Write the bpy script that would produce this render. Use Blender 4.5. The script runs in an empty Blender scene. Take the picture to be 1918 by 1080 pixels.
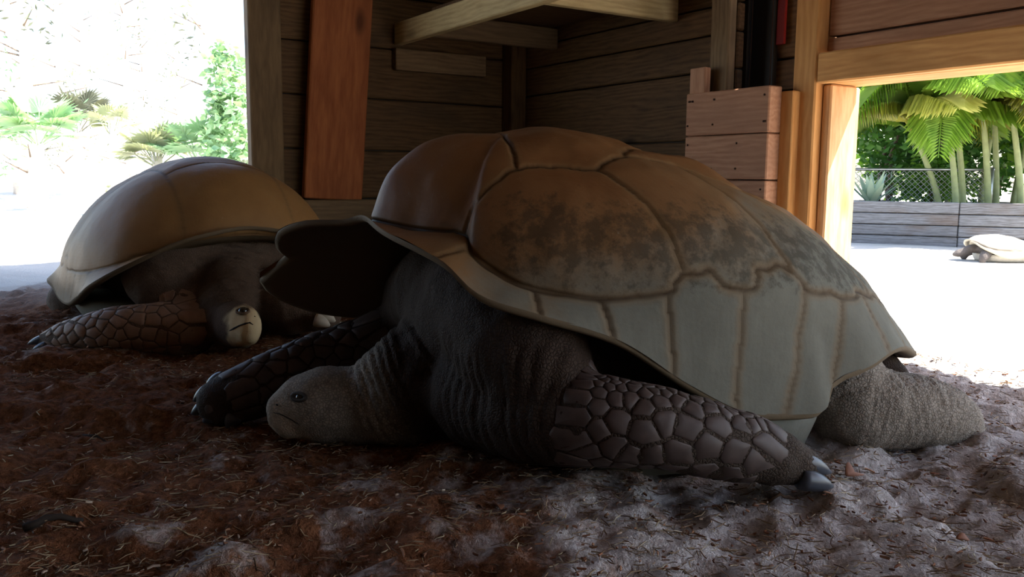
import bpy, bmesh, math, random
import numpy as np
from mathutils import Vector, Matrix, kdtree
from mathutils.bvhtree import BVHTree

random.seed(7); rng = np.random.default_rng(7)
scene = bpy.context.scene
col = scene.collection

# ------------------------------------------------------------------ camera
W_, H_, FPX = 1918, 1080, 1600.0
CAM_H = 0.5
PITCH = math.atan((540 - 335) / FPX); ROLL = math.radians(0.5)
cam = bpy.data.cameras.new('camera'); cam.sensor_width = 36; cam.lens = FPX / W_ * 36; cam.clip_start = .05; cam.clip_end = 300
camo = bpy.data.objects.new('camera', cam); col.objects.link(camo)
FW = np.array([0, math.cos(PITCH), -math.sin(PITCH)]); UP0 = np.array([0, math.sin(PITCH), math.cos(PITCH)]); R0 = np.array([1., 0, 0])
RT = R0 * math.cos(ROLL) + UP0 * math.sin(ROLL); UP = UP0 * math.cos(ROLL) - R0 * math.sin(ROLL)
CP = np.array([0, 0, CAM_H])
camo.matrix_world = Matrix(((RT[0], UP[0], -FW[0], CP[0]), (RT[1], UP[1], -FW[1], CP[1]), (RT[2], UP[2], -FW[2], CP[2]), (0, 0, 0, 1)))
scene.camera = camo

def ray(x, y): return FW + RT * ((x - 959) / FPX) + UP * (-(y - 540) / FPX)
def on_ground(x, y, z=0.0):
    d = ray(x, y); return CP + d * ((z - CAM_H) / d[2])
def on_plane(x, y, p0, n):
    d = ray(x, y); return CP + d * (((np.asarray(p0) - CP) @ n) / (d @ n))
def at_y(x, y, Y):
    d = ray(x, y); return CP + d * (Y / d[1])

# barn frame: the back wall runs along BL, the right wall along BR (towards the camera), meeting at CORNER
BTH = math.atan(1039 / 1600)
BR = np.array([math.sin(BTH), -math.cos(BTH), 0]); BL = np.array([math.cos(BTH), math.sin(BTH), 0])
CORNER = np.array([.016, 4.3, 0])
def barn(s, t, z=0.0): return CORNER + BL * s + BR * t + np.array([0, 0, z])

# ------------------------------------------------------------------ light
SUN_EL = math.radians(55.0)
sun_h = BL * .75 + BR * .66; sun_h /= np.linalg.norm(sun_h)
SUN = np.array([sun_h[0] * math.cos(SUN_EL), sun_h[1] * math.cos(SUN_EL), math.sin(SUN_EL)])
sl = bpy.data.lights.new('sun', 'SUN'); sl.energy = 16.0; sl.angle = math.radians(.6); sl.color = (1, .95, .86)
so = bpy.data.objects.new('sun', sl); col.objects.link(so)
so.rotation_euler = Vector(SUN).to_track_quat('Z', 'Y').to_euler(); so.location = (6, -3, 9)
world = bpy.data.worlds.new('sky'); scene.world = world; world.use_nodes = True
wn = world.node_tree.nodes; wl = world.node_tree.links
bg = wn['Background']; sky = wn.new('ShaderNodeTexSky'); sky.sky_type = 'NISHITA'; sky.sun_disc = False
sky.sun_elevation = SUN_EL; sky.sun_rotation = math.atan2(SUN[0], SUN[1]); sky.dust_density = 1.7; sky.air_density = 1.0
wl.new(sky.outputs[0], bg.inputs[0]); bg.inputs[1].default_value = 0.42
scene.view_settings.view_transform = 'Standard'; scene.view_settings.look = 'None'
scene.view_settings.gamma = 1.0; scene.view_settings.use_curve_mapping = False
scene.view_settings.exposure = 0.6

# ------------------------------------------------------------------ helpers
def tag(o, label=None, cat=None, group=None, kind=None):
    if label: o['label'] = label
    if cat: o['category'] = cat
    if group: o['group'] = group
    if kind: o['kind'] = kind
    return o
def link(o, parent=None):
    col.objects.link(o)
    if parent is not None: o.parent = parent
    return o
def empty(name, loc=(0, 0, 0), rot=None):
    o = bpy.data.objects.new(name, None); o.location = loc; o.empty_display_size = .1
    if rot is not None: o.rotation_euler = rot
    return link(o)
def mesh_from(name, V, Fc, smooth=True):
    m = bpy.data.meshes.new(name); m.from_pydata([tuple(v) for v in V], [], [tuple(int(i) for i in f) for f in Fc])
    m.polygons.foreach_set('use_smooth', [smooth] * len(m.polygons)); m.update(); return m
def obj(name, me, mat, parent=None):
    o = bpy.data.objects.new(name, me)
    if mat is not None and not me.materials: me.materials.append(mat)
    return link(o, parent)
def attr(me, name, vals, kind='FLOAT'):
    a = me.attributes.new(name, kind, 'POINT')
    if kind == 'FLOAT': a.data.foreach_set('value', np.asarray(vals, np.float32))
    else: a.data.foreach_set('color', np.asarray(vals, np.float32).ravel())

class MB:
    """collects simple shapes into one mesh"""
    def __init__(s): s.V = []; s.F = []
    def add(s, V, F):
        n = len(s.V); s.V += [tuple(v) for v in V]; s.F += [tuple(i + n for i in f) for f in F]; return s
    def tube(s, pts, rad, sides=8, cap=True):
        pts = [np.asarray(p, float) for p in pts]; n = len(pts); rad = rad if hasattr(rad, '__len__') else [rad] * n
        V = []; F = []; prev = None
        for i in range(n):
            t = pts[min(i + 1, n - 1)] - pts[max(i - 1, 0)]; t = t / (np.linalg.norm(t) + 1e-9)
            if prev is None:
                a = np.array([0, 0, 1.]) if abs(t[2]) < .9 else np.array([1., 0, 0])
            else: a = prev
            b = np.cross(t, a); b /= np.linalg.norm(b) + 1e-9; a = np.cross(b, t); prev = a
            for k in range(sides):
                an = 2 * math.pi * k / sides; V.append(pts[i] + (a * math.cos(an) + b * math.sin(an)) * rad[i])
        for i in range(n - 1):
            for k in range(sides):
                F.append((i * sides + k, i * sides + (k + 1) % sides, (i + 1) * sides + (k + 1) % sides, (i + 1) * sides + k))
        if cap:
            F.append(tuple(range(sides))[::-1]); F.append(tuple((n - 1) * sides + k for k in range(sides)))
        return s.add(V, F)
    def mesh(s, name, smooth=True): return mesh_from(name, s.V, s.F, smooth)

def chamfer_box(sx, sy, sz, c=.004):
    """box centred on the origin with chamfered edges: 24 vertices"""
    h = np.array([sx, sy, sz]) / 2; c = min(c, h.min() * .4); bm = bmesh.new()
    bmesh.ops.create_cube(bm, size=1.0)
    for v in bm.verts: v.co = Vector((v.co.x * sx, v.co.y * sy, v.co.z * sz))
    bmesh.ops.bevel(bm, geom=list(bm.edges), offset=c, segments=1, affect='EDGES', profile=.5)
    m = bpy.data.meshes.new('board'); bm.to_mesh(m); bm.free(); return m
def frame_matrix(o, x, y, z): 
    return Matrix(((x[0], y[0], z[0], o[0]), (x[1], y[1], z[1], o[1]), (x[2], y[2], z[2], o[2]), (0, 0, 0, 1)))
def board(name, p0, p1, up, w, th, mat, parent=None, c=.004, roll_n=None):
    """a board from p0 to p1 (centre line); w along up, th along the third axis"""
    p0 = np.asarray(p0, float); p1 = np.asarray(p1, float); d = p1 - p0; L = np.linalg.norm(d); x = d / L
    up = np.asarray(up, float); y = np.cross(up, x); y /= np.linalg.norm(y); z = np.cross(x, y)
    me = chamfer_box(L, th, w, c)
    o = obj(name, me, mat)
    mw = frame_matrix((p0 + p1) / 2, x, y, z)
    if parent is not None:
        o.parent = parent; o.matrix_parent_inverse = parent.matrix_world.inverted() if parent.parent is None else Matrix()
        o.matrix_basis = mw
        o.matrix_parent_inverse = pw(parent).inverted()
    else: o.matrix_basis = mw
    return o
def pw(o):
    m = o.matrix_basis.copy()
    if o.parent is not None: m = pw(o.parent) @ o.matrix_parent_inverse @ m
    return m

# value noise in numpy
def _hash(i, j, k, s):
    n = (i * 374761393 + j * 668265263 + k * 1274126177 + s * 974711) & 0xffffffff
    n = ((n ^ (n >> 13)) * 1274126177) & 0xffffffff
    return ((n ^ (n >> 16)) & 0xffffff) / float(0xffffff)
def vnoise(x, y, z=0.0, seed=0):
    x = np.asarray(x, float); y = np.asarray(y, float); z = np.zeros_like(x) + z
    i = np.floor(x).astype(np.int64); j = np.floor(y).astype(np.int64); k = np.floor(z).astype(np.int64)
    u = x - i; v = y - j; w = z - k; u = u * u * (3 - 2 * u); v = v * v * (3 - 2 * v); w = w * w * (3 - 2 * w)
    r = 0
    for a in (0, 1):
        for b in (0, 1):
            for c in (0, 1):
                r = r + _hash(i + a, j + b, k + c, seed) * (u if a else 1 - u) * (v if b else 1 - v) * (w if c else 1 - w)
    return r * 2 - 1
def fbm(x, y, z=0.0, octv=4, seed=0, gain=.5):
    r = 0; a = 1.0; f = 1.0
    for o in range(octv): r = r + a * vnoise(np.asarray(x) * f, np.asarray(y) * f, np.asarray(z) * f, seed + o); a *= gain; f *= 2.03
    return r
def sstep(a, b, x): t = np.clip((np.asarray(x, float) - a) / (b - a), 0, 1); return t * t * (3 - 2 * t)

# ------------------------------------------------------------------ materials
def new_mat(name):
    m = bpy.data.materials.new(name); m.use_nodes = True; nt = m.node_tree
    return m, nt, nt.nodes['Principled BSDF']
def ramp(nt, fac, stops):
    r = nt.nodes.new('ShaderNodeValToRGB'); e = r.color_ramp.elements
    while len(e) < len(stops): e.new(.5)
    for i, (p, c) in enumerate(stops): e[i].position = p; e[i].color = (*c, 1) if len(c) == 3 else c
    nt.links.new(fac, r.inputs[0]); return r.outputs[0]
def mix(nt, fac, a, b, mode='MIX'):
    n = nt.nodes.new('ShaderNodeMix'); n.data_type = 'RGBA'; n.blend_type = mode
    for s, v in ((n.inputs[0], fac), (n.inputs[6], a), (n.inputs[7], b)):
        if hasattr(v, 'is_linked'): nt.links.new(v, s)
        elif isinstance(v, (int, float)): s.default_value = v
        else: s.default_value = (*v, 1)
    return n.outputs[2]
def math_n(nt, op, a, b=None, c=None):
    n = nt.nodes.new('ShaderNodeMath'); n.operation = op
    for s, v in zip(n.inputs, (a, b, c)):
        if v is None: continue
        if hasattr(v, 'is_linked'): nt.links.new(v, s)
        else: s.default_value = v
    return n.outputs[0]
def coords(nt, scale=(1, 1, 1), kind='Object', loc=None):
    tc = nt.nodes.new('ShaderNodeTexCoord'); mp = nt.nodes.new('ShaderNodeMapping')
    nt.links.new(tc.outputs[kind], mp.inputs[0]); mp.inputs['Scale'].default_value = scale
    if loc is not None: nt.links.new(loc, mp.inputs['Location'])
    return mp.outputs[0]
def noise(nt, vec, scale, detail=4, rough=.55, dist=0.0):
    n = nt.nodes.new('ShaderNodeTexNoise'); nt.links.new(vec, n.inputs['Vector'])
    n.inputs['Scale'].default_value = scale; n.inputs['Detail'].default_value = detail; n.inputs['Roughness'].default_value = rough; n.inputs['Distortion'].default_value = dist
    return n.outputs['Fac']
def voro(nt, vec, scale, feature='F1', rnd=1.0):
    n = nt.nodes.new('ShaderNodeTexVoronoi'); n.feature = feature; nt.links.new(vec, n.inputs['Vector']); n.inputs['Scale'].default_value = scale
    n.inputs['Randomness'].default_value = rnd
    return n.outputs['Distance']
def bump(nt, bsdf, h, strength=.4, dist=.01, prev=None):
    b = nt.nodes.new('ShaderNodeBump'); b.inputs['Strength'].default_value = strength; b.inputs['Distance'].default_value = dist
    nt.links.new(h, b.inputs['Height'])
    if prev is not None: nt.links.new(prev, b.inputs['Normal'])
    nt.links.new(b.outputs[0], bsdf.inputs['Normal']); return b.outputs[0]
def attr_n(nt, name):
    a = nt.nodes.new('ShaderNodeAttribute'); a.attribute_name = name; return a

def wood_mat(name, dark, light, rough=.75, grain=1.0, weather=None):
    m, nt, b = new_mat(name)
    oi = nt.nodes.new('ShaderNodeObjectInfo')
    off = nt.nodes.new('ShaderNodeCombineXYZ')
    for i, k in enumerate((13.0, 7.0, 5.0)): nt.links.new(math_n(nt, 'MULTIPLY', oi.outputs['Random'], k), off.inputs[i])
    v = coords(nt, (1.2, 9, 9), loc=off.outputs[0])
    w = nt.nodes.new('ShaderNodeTexWave'); w.wave_type = 'BANDS'; w.bands_direction = 'Z'
    nt.links.new(coords(nt, (.55, 3, 3.2), loc=off.outputs[0]), w.inputs['Vector']); w.inputs['Scale'].default_value = 5 * grain
    w.inputs['Distortion'].default_value = 11; w.inputs['Detail'].default_value = 3; w.inputs['Detail Scale'].default_value = 1.2
    g = noise(nt, v, 9 * grain, 6, .65)
    f = mix(nt, .2, g, w.outputs['Color'])
    c = ramp(nt, f, [(.25, dark), (.72, light)])
    # knots
    kv = coords(nt, (2.2, 5, 5), loc=off.outputs[0])
    kd = voro(nt, kv, 1.0)
    c = mix(nt, ramp(nt, kd, [(.05, (1, 1, 1)), (.16, (0, 0, 0))]), c, tuple(x * .35 for x in dark))
    # boards differ a little
    c = mix(nt, math_n(nt, 'MULTIPLY', oi.outputs['Random'], .35), c, tuple(x * .75 for x in dark))
    big = noise(nt, coords(nt, (1, 2, 2), loc=off.outputs[0]), 2.2, 3)
    c = mix(nt, ramp(nt, big, [(.5, (0, 0, 0)), (.72, (.6, .6, .6))]), c, weather or tuple(x * .6 for x in dark))
    nt.links.new(c, b.inputs['Base Color']); b.inputs['Roughness'].default_value = rough
    b.inputs['Specular IOR Level'].default_value = .25
    bump(nt, b, f, .18, .003)
    return m
def plain_mat(name, c, rough=.6, metal=0.0, var=.15, scale=20, spec=.4):
    m, nt, b = new_mat(name); v = coords(nt)
    cc = mix(nt, noise(nt, v, scale), tuple(x * (1 - var) for x in c), tuple(min(1, x * (1 + var)) for x in c))
    nt.links.new(cc, b.inputs['Base Color']); b.inputs['Roughness'].default_value = rough; b.inputs['Metallic'].default_value = metal
    b.inputs['Specular IOR Level'].default_value = spec
    return m
def leaf_mat(name, c1, c2, trans=.45, rough=.45):
    m, nt, b = new_mat(name); oi = nt.nodes.new('ShaderNodeObjectInfo')
    v = coords(nt); f = noise(nt, v, 3.5, 3)
    c = ramp(nt, f, [(.3, c1), (.7, c2)])
    c = mix(nt, math_n(nt, 'MULTIPLY', oi.outputs['Random'], .3), c, tuple(x * .7 for x in c1))
    nt.links.new(c, b.inputs['Base Color']); b.inputs['Roughness'].default_value = rough
    tr = nt.nodes.new('ShaderNodeBsdfTranslucent'); nt.links.new(mix(nt, 1.0, c, (1.0, 1.0, .6), 'MULTIPLY'), tr.inputs[0])
    ms = nt.nodes.new('ShaderNodeMixShader'); ms.inputs[0].default_value = trans
    nt.links.new(b.outputs[0], ms.inputs[1]); nt.links.new(tr.outputs[0], ms.inputs[2])
    nt.links.new(ms.outputs[0], nt.nodes['Material Output'].inputs[0]); return m

MAT = {}
MAT['wall'] = wood_mat('wall_wood', (.065, .034, .014), (.165, .094, .040), weather=(.05, .032, .018))
MAT['post'] = wood_mat('post_wood', (.13, .085, .045), (.24, .16, .085))
MAT['cedar'] = wood_mat('cedar_wood', (.25, .072, .022), (.42, .145, .05), grain=.8)
MAT['fir'] = wood_mat('fir_wood', (.55, .25, .075), (.78, .43, .16), grain=.8)
MAT['jamb'] = wood_mat('jamb_wood', (.55, .28, .11), (.78, .50, .26), grain=.8)
MAT['pale'] = wood_mat('pale_wood', (.38, .28, .13), (.60, .48, .25))
MAT['gate'] = wood_mat('gate_wood', (.38, .18, .10), (.58, .33, .20), weather=(.34, .18, .11))
MAT['grey'] = wood_mat('weathered_wood', (.12, .11, .105), (.30, .30, .31), weather=(.13, .075, .04))
MAT['dark'] = plain_mat('dark_panel', (.012, .011, .010), .5)
MAT['red'] = plain_mat('red_cloth', (.20, .006, .006), .7)
MAT['metal'] = plain_mat('galvanised_metal', (.45, .46, .47), .35, .9)
MAT['nail'] = plain_mat('rusty_nail', (.05, .025, .015), .7, .5)
MAT['claw'] = plain_mat('claw_horn', (.055, .062, .078), .38, var=.35, scale=60)
MAT['eye'] = plain_mat('eye', (.012, .012, .010), .08, spec=.8)

def sand_mat():
    m, nt, b = new_mat('sand_and_mulch'); v = coords(nt)
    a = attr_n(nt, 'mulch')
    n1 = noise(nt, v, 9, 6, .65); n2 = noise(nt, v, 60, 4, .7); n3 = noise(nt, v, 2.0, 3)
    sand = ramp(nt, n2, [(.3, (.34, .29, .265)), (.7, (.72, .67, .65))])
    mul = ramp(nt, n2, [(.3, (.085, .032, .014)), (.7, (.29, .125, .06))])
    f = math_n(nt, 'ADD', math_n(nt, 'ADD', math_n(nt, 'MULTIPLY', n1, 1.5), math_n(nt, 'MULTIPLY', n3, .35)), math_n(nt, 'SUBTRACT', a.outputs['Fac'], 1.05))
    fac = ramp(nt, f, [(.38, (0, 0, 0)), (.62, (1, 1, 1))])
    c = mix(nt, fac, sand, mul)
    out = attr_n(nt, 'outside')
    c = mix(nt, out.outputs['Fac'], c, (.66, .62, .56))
    nt.links.new(c, b.inputs['Base Color']); b.inputs['Roughness'].default_value = .95; b.inputs['Specular IOR Level'].default_value = .1
    h = math_n(nt, 'ADD', noise(nt, v, 45, 6, .7), math_n(nt, 'MULTIPLY', noise(nt, v, 160, 3, .7), .5))
    bump(nt, b, h, .8, .02)
    return m
MAT['sand'] = sand_mat()

# ------------------------------------------------------------------ the ground
def ground_h(x, y):
    x = np.asarray(x, float); y = np.asarray(y, float)
    t = (x - CORNER[0]) * BR[0] + (y - CORNER[1]) * BR[1]; s = (x - CORNER[0]) * BL[0] + (y - CORNER[1]) * BL[1]
    d = np.hypot(x, y)
    near = 1 - sstep(3.5, 6.5, d)
    h = .020 * fbm(x * 2.6, y * 2.6, octv=3, seed=3) + (.016 * np.abs(fbm(x * 8, y * 8, octv=3, seed=11)) + .010 * fbm(x * 20, y * 20, octv=3, seed=21) + .007 * np.abs(fbm(x * 38, y * 38, octv=2, seed=25))) * (.25 + .75 * near)
    # soft ridges and footprints in the trampled bedding
    ft = fbm(x * 4.3 + 9, y * 5.5, octv=2, seed=31)
    h = h - .030 * sstep(.35, .8, ft) * near
    h = h * (.35 + .65 * near)
    # broad rise of the yard to the left and back
    h = h + 1.1 * sstep(14, 42, d) * sstep(4, -6, x)
    return h
def build_ground():
    ys = np.concatenate([np.linspace(-6, .6, 14), np.linspace(.7, 3.2, 240), np.linspace(3.22, 6.5, 120), np.geomspace(6.6, 90, 60)])
    ys = np.unique(ys)
    xs = np.concatenate([-np.geomspace(2.2, 60, 60)[::-1], np.linspace(-2.18, 2.18, 330), np.geomspace(2.2, 60, 60)])
    X, Y = np.meshgrid(xs, ys); Z = ground_h(X, Y)
    nx = len(xs); V = np.stack([X, Y, Z], -1).reshape(-1, 3)
    idx = np.arange(len(V)).reshape(X.shape); F = np.stack([idx[:-1, :-1], idx[:-1, 1:], idx[1:, 1:], idx[1:, :-1]], -1).reshape(-1, 4)
    me = bpy.data.meshes.new('floor'); me.vertices.add(len(V)); me.vertices.foreach_set('co', V.ravel())
    me.loops.add(F.size); me.loops.foreach_set('vertex_index', F.ravel()); me.polygons.add(len(F))
    me.polygons.foreach_set('loop_start', np.arange(0, F.size, 4)); me.polygons.foreach_set('use_smooth', [True] * len(F)); me.update(calc_edges=True)
    x, y = V[:, 0], V[:, 1]; s = (V - CORNER) @ BL; t = (V - CORNER) @ BR
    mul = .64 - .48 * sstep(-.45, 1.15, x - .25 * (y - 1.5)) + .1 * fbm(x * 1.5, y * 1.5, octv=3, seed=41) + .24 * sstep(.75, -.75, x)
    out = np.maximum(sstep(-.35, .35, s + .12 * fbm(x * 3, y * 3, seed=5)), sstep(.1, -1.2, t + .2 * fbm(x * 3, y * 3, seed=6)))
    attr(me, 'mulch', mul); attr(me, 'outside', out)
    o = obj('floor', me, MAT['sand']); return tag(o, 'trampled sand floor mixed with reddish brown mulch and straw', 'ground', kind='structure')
build_ground()

# ------------------------------------------------------------------ the barn
Z3 = np.array([0, 0, 1.])
CEIL = 2.05
wall_back = empty('wall_back', barn(-.6, 0, 0)); tag(wall_back, 'dark horizontal plank wall behind the two tortoises', 'wall', kind='structure')
z = -.03
rows = [.407, .622, .849, 1.072, 1.30, 1.53, 1.76, 2.0]
prev = .17
for i, zt in enumerate(rows):
    hgt = zt - prev
    if i == 0: hgt = zt - .17
    c = (zt + prev) / 2
    board('plank', barn(-1.27, -.019, c), barn(.03, -.019, c), Z3, hgt - .006, .036, MAT['wall'], wall_back, .005)
    prev = zt
board('plank', barn(-1.27, -.019, .07), barn(.03, -.019, .07), Z3, .19, .036, MAT['wall'], wall_back, .005)

wall_right = empty('wall_right', barn(0, .7, 0)); tag(wall_right, 'brown plank wall running from the corner towards the gate', 'wall', kind='structure')
rz = [-.03, .20, .43, .648, .897, 1.027, 1.128, 1.36, 1.6, 1.84, 2.04]
for a, b_ in zip(rz[:-1], rz[1:]):
    board('plank', barn(.019, -.02, (a + b_) / 2), barn(.019, 1.42, (a + b_) / 2), Z3, b_ - a - .006, .036, MAT['wall'], wall_right, .005)
# boards above the low opening
for a, b_ in ((.905, .952), (.955, 1.19), (1.195, 1.43), (1.435, 1.67), (1.675, 1.91), (1.915, 2.05)):
    board('plank', barn(.02, 1.80, (a + b_) / 2), barn(.02, 3.9, (a + b_) / 2), Z3, b_ - a - .004, .036, MAT['gate'], wall_right, .004)
# wall stub far behind the camera and the closed sides
def plank_wall(name, label, a, b, z0, z1, n):
    w = empty(name, tuple((np.asarray(a) + np.asarray(b)) / 2 * np.array([1, 1, 0]))); tag(w, label, 'wall', kind='structure')
    hs = np.linspace(z0, z1, n + 1)
    for p, q in zip(hs[:-1], hs[1:]):
        board('plank', np.array([a[0], a[1], (p + q) / 2]), np.array([b[0], b[1], (p + q) / 2]), Z3, q - p - .005, .036, MAT['wall'], w, .004)
plank_wall('wall_left', 'plank wall closing the barn on the far left', barn(-4.6, 0), barn(-4.6, 6.4), -.03, 2.04, 9)
plank_wall('wall_front', 'plank wall closing the barn behind the viewer', barn(-4.6, 6.42), barn(-.9, 6.42), -.03, 2.04, 9)
ceil = empty('ceiling', barn(-2, 3, CEIL)); tag(ceil, 'plank ceiling of the low barn', 'ceiling', kind='structure')
for k in range(26):
    t0 = -.95 + k * .29
    board('plank', barn(-4.75, t0 + .145, CEIL + .03), barn(.16, t0 + .145, CEIL + .03), BR, .286, .03, MAT['wall'], ceil, .003)

# sheathing added behind the boards to stop light leaking through the joints
board('sheathing', barn(-1.27, -.047, 1.0), barn(.05, -.047, 1.0), Z3, 2.06, .014, MAT['dark'], wall_back, .002)
board('sheathing', barn(.047, -.05, 1.0), barn(.047, 1.43, 1.0), Z3, 2.06, .014, MAT['dark'], wall_right, .002)
board('sheathing', barn(.047, 1.80, 1.49), barn(.047, 3.9, 1.49), Z3, 1.12, .014, MAT['dark'], wall_right, .002)
# corner post, posts and beams: things of their own
def single(name, label, cat, p0, p1, up, w, th, mat, c=.005):
    o = board(name, p0, p1, up, w, th, mat, None, c); return tag(o, label, cat)
single('corner_post', 'dark square post in the inner corner of the barn', 'post', barn(-.045, .045, -.03), barn(-.045, .045, CEIL), BR, .085, .085, MAT['wall'])
single('door_post', 'rough brown post at the edge of the bright left opening', 'post', barn(-1.262, .03, -.03), barn(-1.262, .03, CEIL), BR, .06, .135, MAT['post'])
single('leaning_board', 'wide reddish cedar board leaning upright against the back wall', 'board', barn(-.985, .05, .405), barn(-.885, .10, CEIL), BR, .040, .262, MAT['cedar'])
single('sill_beam', 'low horizontal timber along the foot of the back wall', 'beam', barn(-1.19, .065, .335), barn(-.09, .065, .335), Z3, .14, .09, MAT['post'])
single('wall_stud', 'light brown stud at the end of the plank wall above the gate', 'post', barn(-.045, 1.395, -.03), barn(-.045, 1.395, CEIL), BR, .088, .04, MAT['post'])
single('jamb_post', 'tall square post at the left side of the low opening', 'post', barn(-.002, 1.752, -.03), barn(-.002, 1.752, CEIL), BR, .090, .089, MAT['fir'])
single('jamb_board', 'wide knotty orange jamb board half lit by sunlight', 'board', barn(.055, 1.815, -.03), barn(.055, 1.815, .806), BR, .033, .132, MAT['jamb'])
single('outer_jamb_board', 'narrow pale outer jamb board', 'board', barn(.143, 1.79, -.03), barn(.143, 1.79, .806), BR, .05, .036, MAT['pale'])
single('header_beam', 'orange brown header beam above the low opening', 'beam', barn(-.028, 1.80, .855), barn(-.028, 3.9, .855), Z3, .094, .040, MAT['fir'])
single('header_backing', 'sunlit beam behind the header of the low opening', 'beam', barn(.070, 1.80, .852), barn(.070, 3.9, .852), Z3, .088, .154, MAT['fir'])

single('end_post', 'square post at the near end of the low opening', 'post', barn(.03, 3.945, -.03), barn(.03, 3.945, CEIL), BR, .089, .12, MAT['fir'])
# shelf frame under the roof in the corner
sh = empty('shelf_frame', barn(-.67, .02, 1.1)); tag(sh, 'pale timber shelf frame hanging in the dark corner', 'shelf')
board('side_beam', barn(-.65, .02, 1.135), barn(-.65, 1.95, 1.135), Z3, .093, .040, MAT['pale'], sh)
board('ledger', barn(-.67, .02, 1.027), barn(-.20, .02, 1.027), Z3, .095, .038, MAT['post'], sh)
board('cross_beam', barn(-.63, .32, 1.135), barn(-.0, .32, 1.135), Z3, .093, .040, MAT['post'], sh)
board('cross_beam', barn(-.63, 1.10, 1.16), barn(-.0, 1.10, 1.16), Z3, .12, .040, MAT['pale'], sh)
board('shelf_board', barn(-.63, .70, 1.200), barn(-.0, .70, 1.200), BR, .80, .020, MAT['wall'], sh)

# dark recess with a red strip beside the gate
rc = empty('recess_panel', barn(.16, 1.56, 0)); tag(rc, 'dark recessed panel with metal edges and red strip beside gate', 'panel')
board('panel', barn(.082, 1.47, -.03), barn(.082, 1.47, 2.04), BR, .11, .02, MAT['dark'], rc)
board('metal_edge', barn(.06, 1.430, .3), barn(.06, 1.430, 2.04), BR, .003, .004, MAT['nail'], rc, .001)
board('metal_edge', barn(.06, 1.522, .3), barn(.06, 1.522, 2.04), BR, .003, .004, MAT['nail'], rc, .001)
board('backing', barn(.140, 1.10, 1.0), barn(.140, 1.765, 1.0), Z3, 2.08, .02, MAT['dark'], rc, .002)  # added behind the recess to block light leaking between its planks
board('red_strip', barn(.080, 1.545, .97), barn(.085, 1.545, 2.04), BR, .035, .012, MAT['red'], rc, .002)
for a, b_ in ((-.03, .25), (.255, .53), (.535, .81), (.815, .92), (.925, 1.2), (1.205, 1.5), (1.505, 1.8), (1.805, 2.04)):
    board('plank', barn(.112, 1.40, (a + b_) / 2), barn(.112, 1.75, (a + b_) / 2), Z3, b_ - a - .004, .03, MAT['wall'], rc, .003)

# low sliding gate
gt = empty('plank_gate', barn(-.1, 1.5, 0)); tag(gt, 'low gate of wide light brown planks beside the opening', 'gate')
gt_nail = None
GO = -.105
for i, zt in enumerate((.808, .656, .503, .350, .197)):
    p = board('board', barn(GO, 1.315, zt - .076), barn(GO, 1.692, zt - .076), Z3, .149, .062, MAT['gate'], gt, .004)
    if i < 3:
        for tt in (1.33, 1.345, 1.45, 1.56, 1.672):
            for dz in (.03, .115):
                if rng.random() < .3: continue
                nb = MB(); nb.tube([barn(GO - .0305, tt + rng.uniform(-.01, .01), zt - dz) , barn(GO - .0335, tt, zt - dz)], .0035, 6)
                o = obj('nail', nb.mesh('nail'), MAT['nail']); o.parent = p; o.matrix_parent_inverse = pw(p).inverted()
board('batten', barn(GO + .005, 1.345, .10), barn(GO + .005, 1.345, .897), BL, .030, .075, MAT['gate'], gt, .003)
board('stile', barn(-.052, 1.715, -.02), barn(-.052, 1.715, .79), BL, .055, .05, MAT['fir'], gt, .003)

# ------------------------------------------------------------------ tortoises
def catmull(P, n=40):
    P = np.array(P, float); N = len(P); out = []
    for i in range(N):
        p0, p1, p2, p3 = [P[(i + k) % N] for k in (-1, 0, 1, 2)]
        for t in np.arange(n) / n: out.append(.5 * (2 * p1 + (p2 - p0) * t + (2 * p0 - 5 * p1 + 4 * p2 - p3) * t * t + (3 * p1 - p0 - 3 * p2 + p3) * t ** 3))
    return np.array(out)
class Shell:
    """carapace: dome from the crown down to the costal line B, marginal ring from B to the rim R"""
    def __init__(s, B, R, cx, H, nm):
        s.cx = cx; s.H = H; s.nm = nm; s.B = s.prep(B); s.R = s.prep(R)
    def prep(s, P):
        R = catmull(P); ph = np.arctan2(R[:, 1], R[:, 0] - s.cx); o = np.argsort(ph); return ph[o], R[o]
    @staticmethod
    def ev(c, phi):
        ph, R = c; pp = np.concatenate([ph[-5:] - 2 * math.pi, ph, ph[:5] + 2 * math.pi]); RR = np.concatenate([R[-5:], R, R[:5]])
        return np.stack([np.interp(phi, pp, RR[:, k]) for k in range(3)], -1)
    def P(s, phi, q):
        phi = np.asarray(phi, float); q = np.asarray(q, float)
        c = np.cos(phi); fr = np.clip(c, 0, 1) ** 1.5; re = np.clip(-c, 0, 1) ** 1.5; sd = 1 - fr - re
        n = s.nm[0][0] * fr + s.nm[1][0] * re + s.nm[2][0] * sd; m = s.nm[0][1] * fr + s.nm[1][1] * re + s.nm[2][1] * sd
        b = s.ev(s.B, phi); r = s.ev(s.R, phi); qd = np.clip(q, 0, 1); g = np.clip(1 - qd ** n, 0, 1) ** (1 / m)
        d = np.stack([s.cx + (b[..., 0] - s.cx) * qd, b[..., 1] * qd, b[..., 2] + (s.H - b[..., 2]) * g], -1)
        t = np.clip(q - 1, 0, 1)[..., None]
        return d + (r - b) * t
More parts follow.
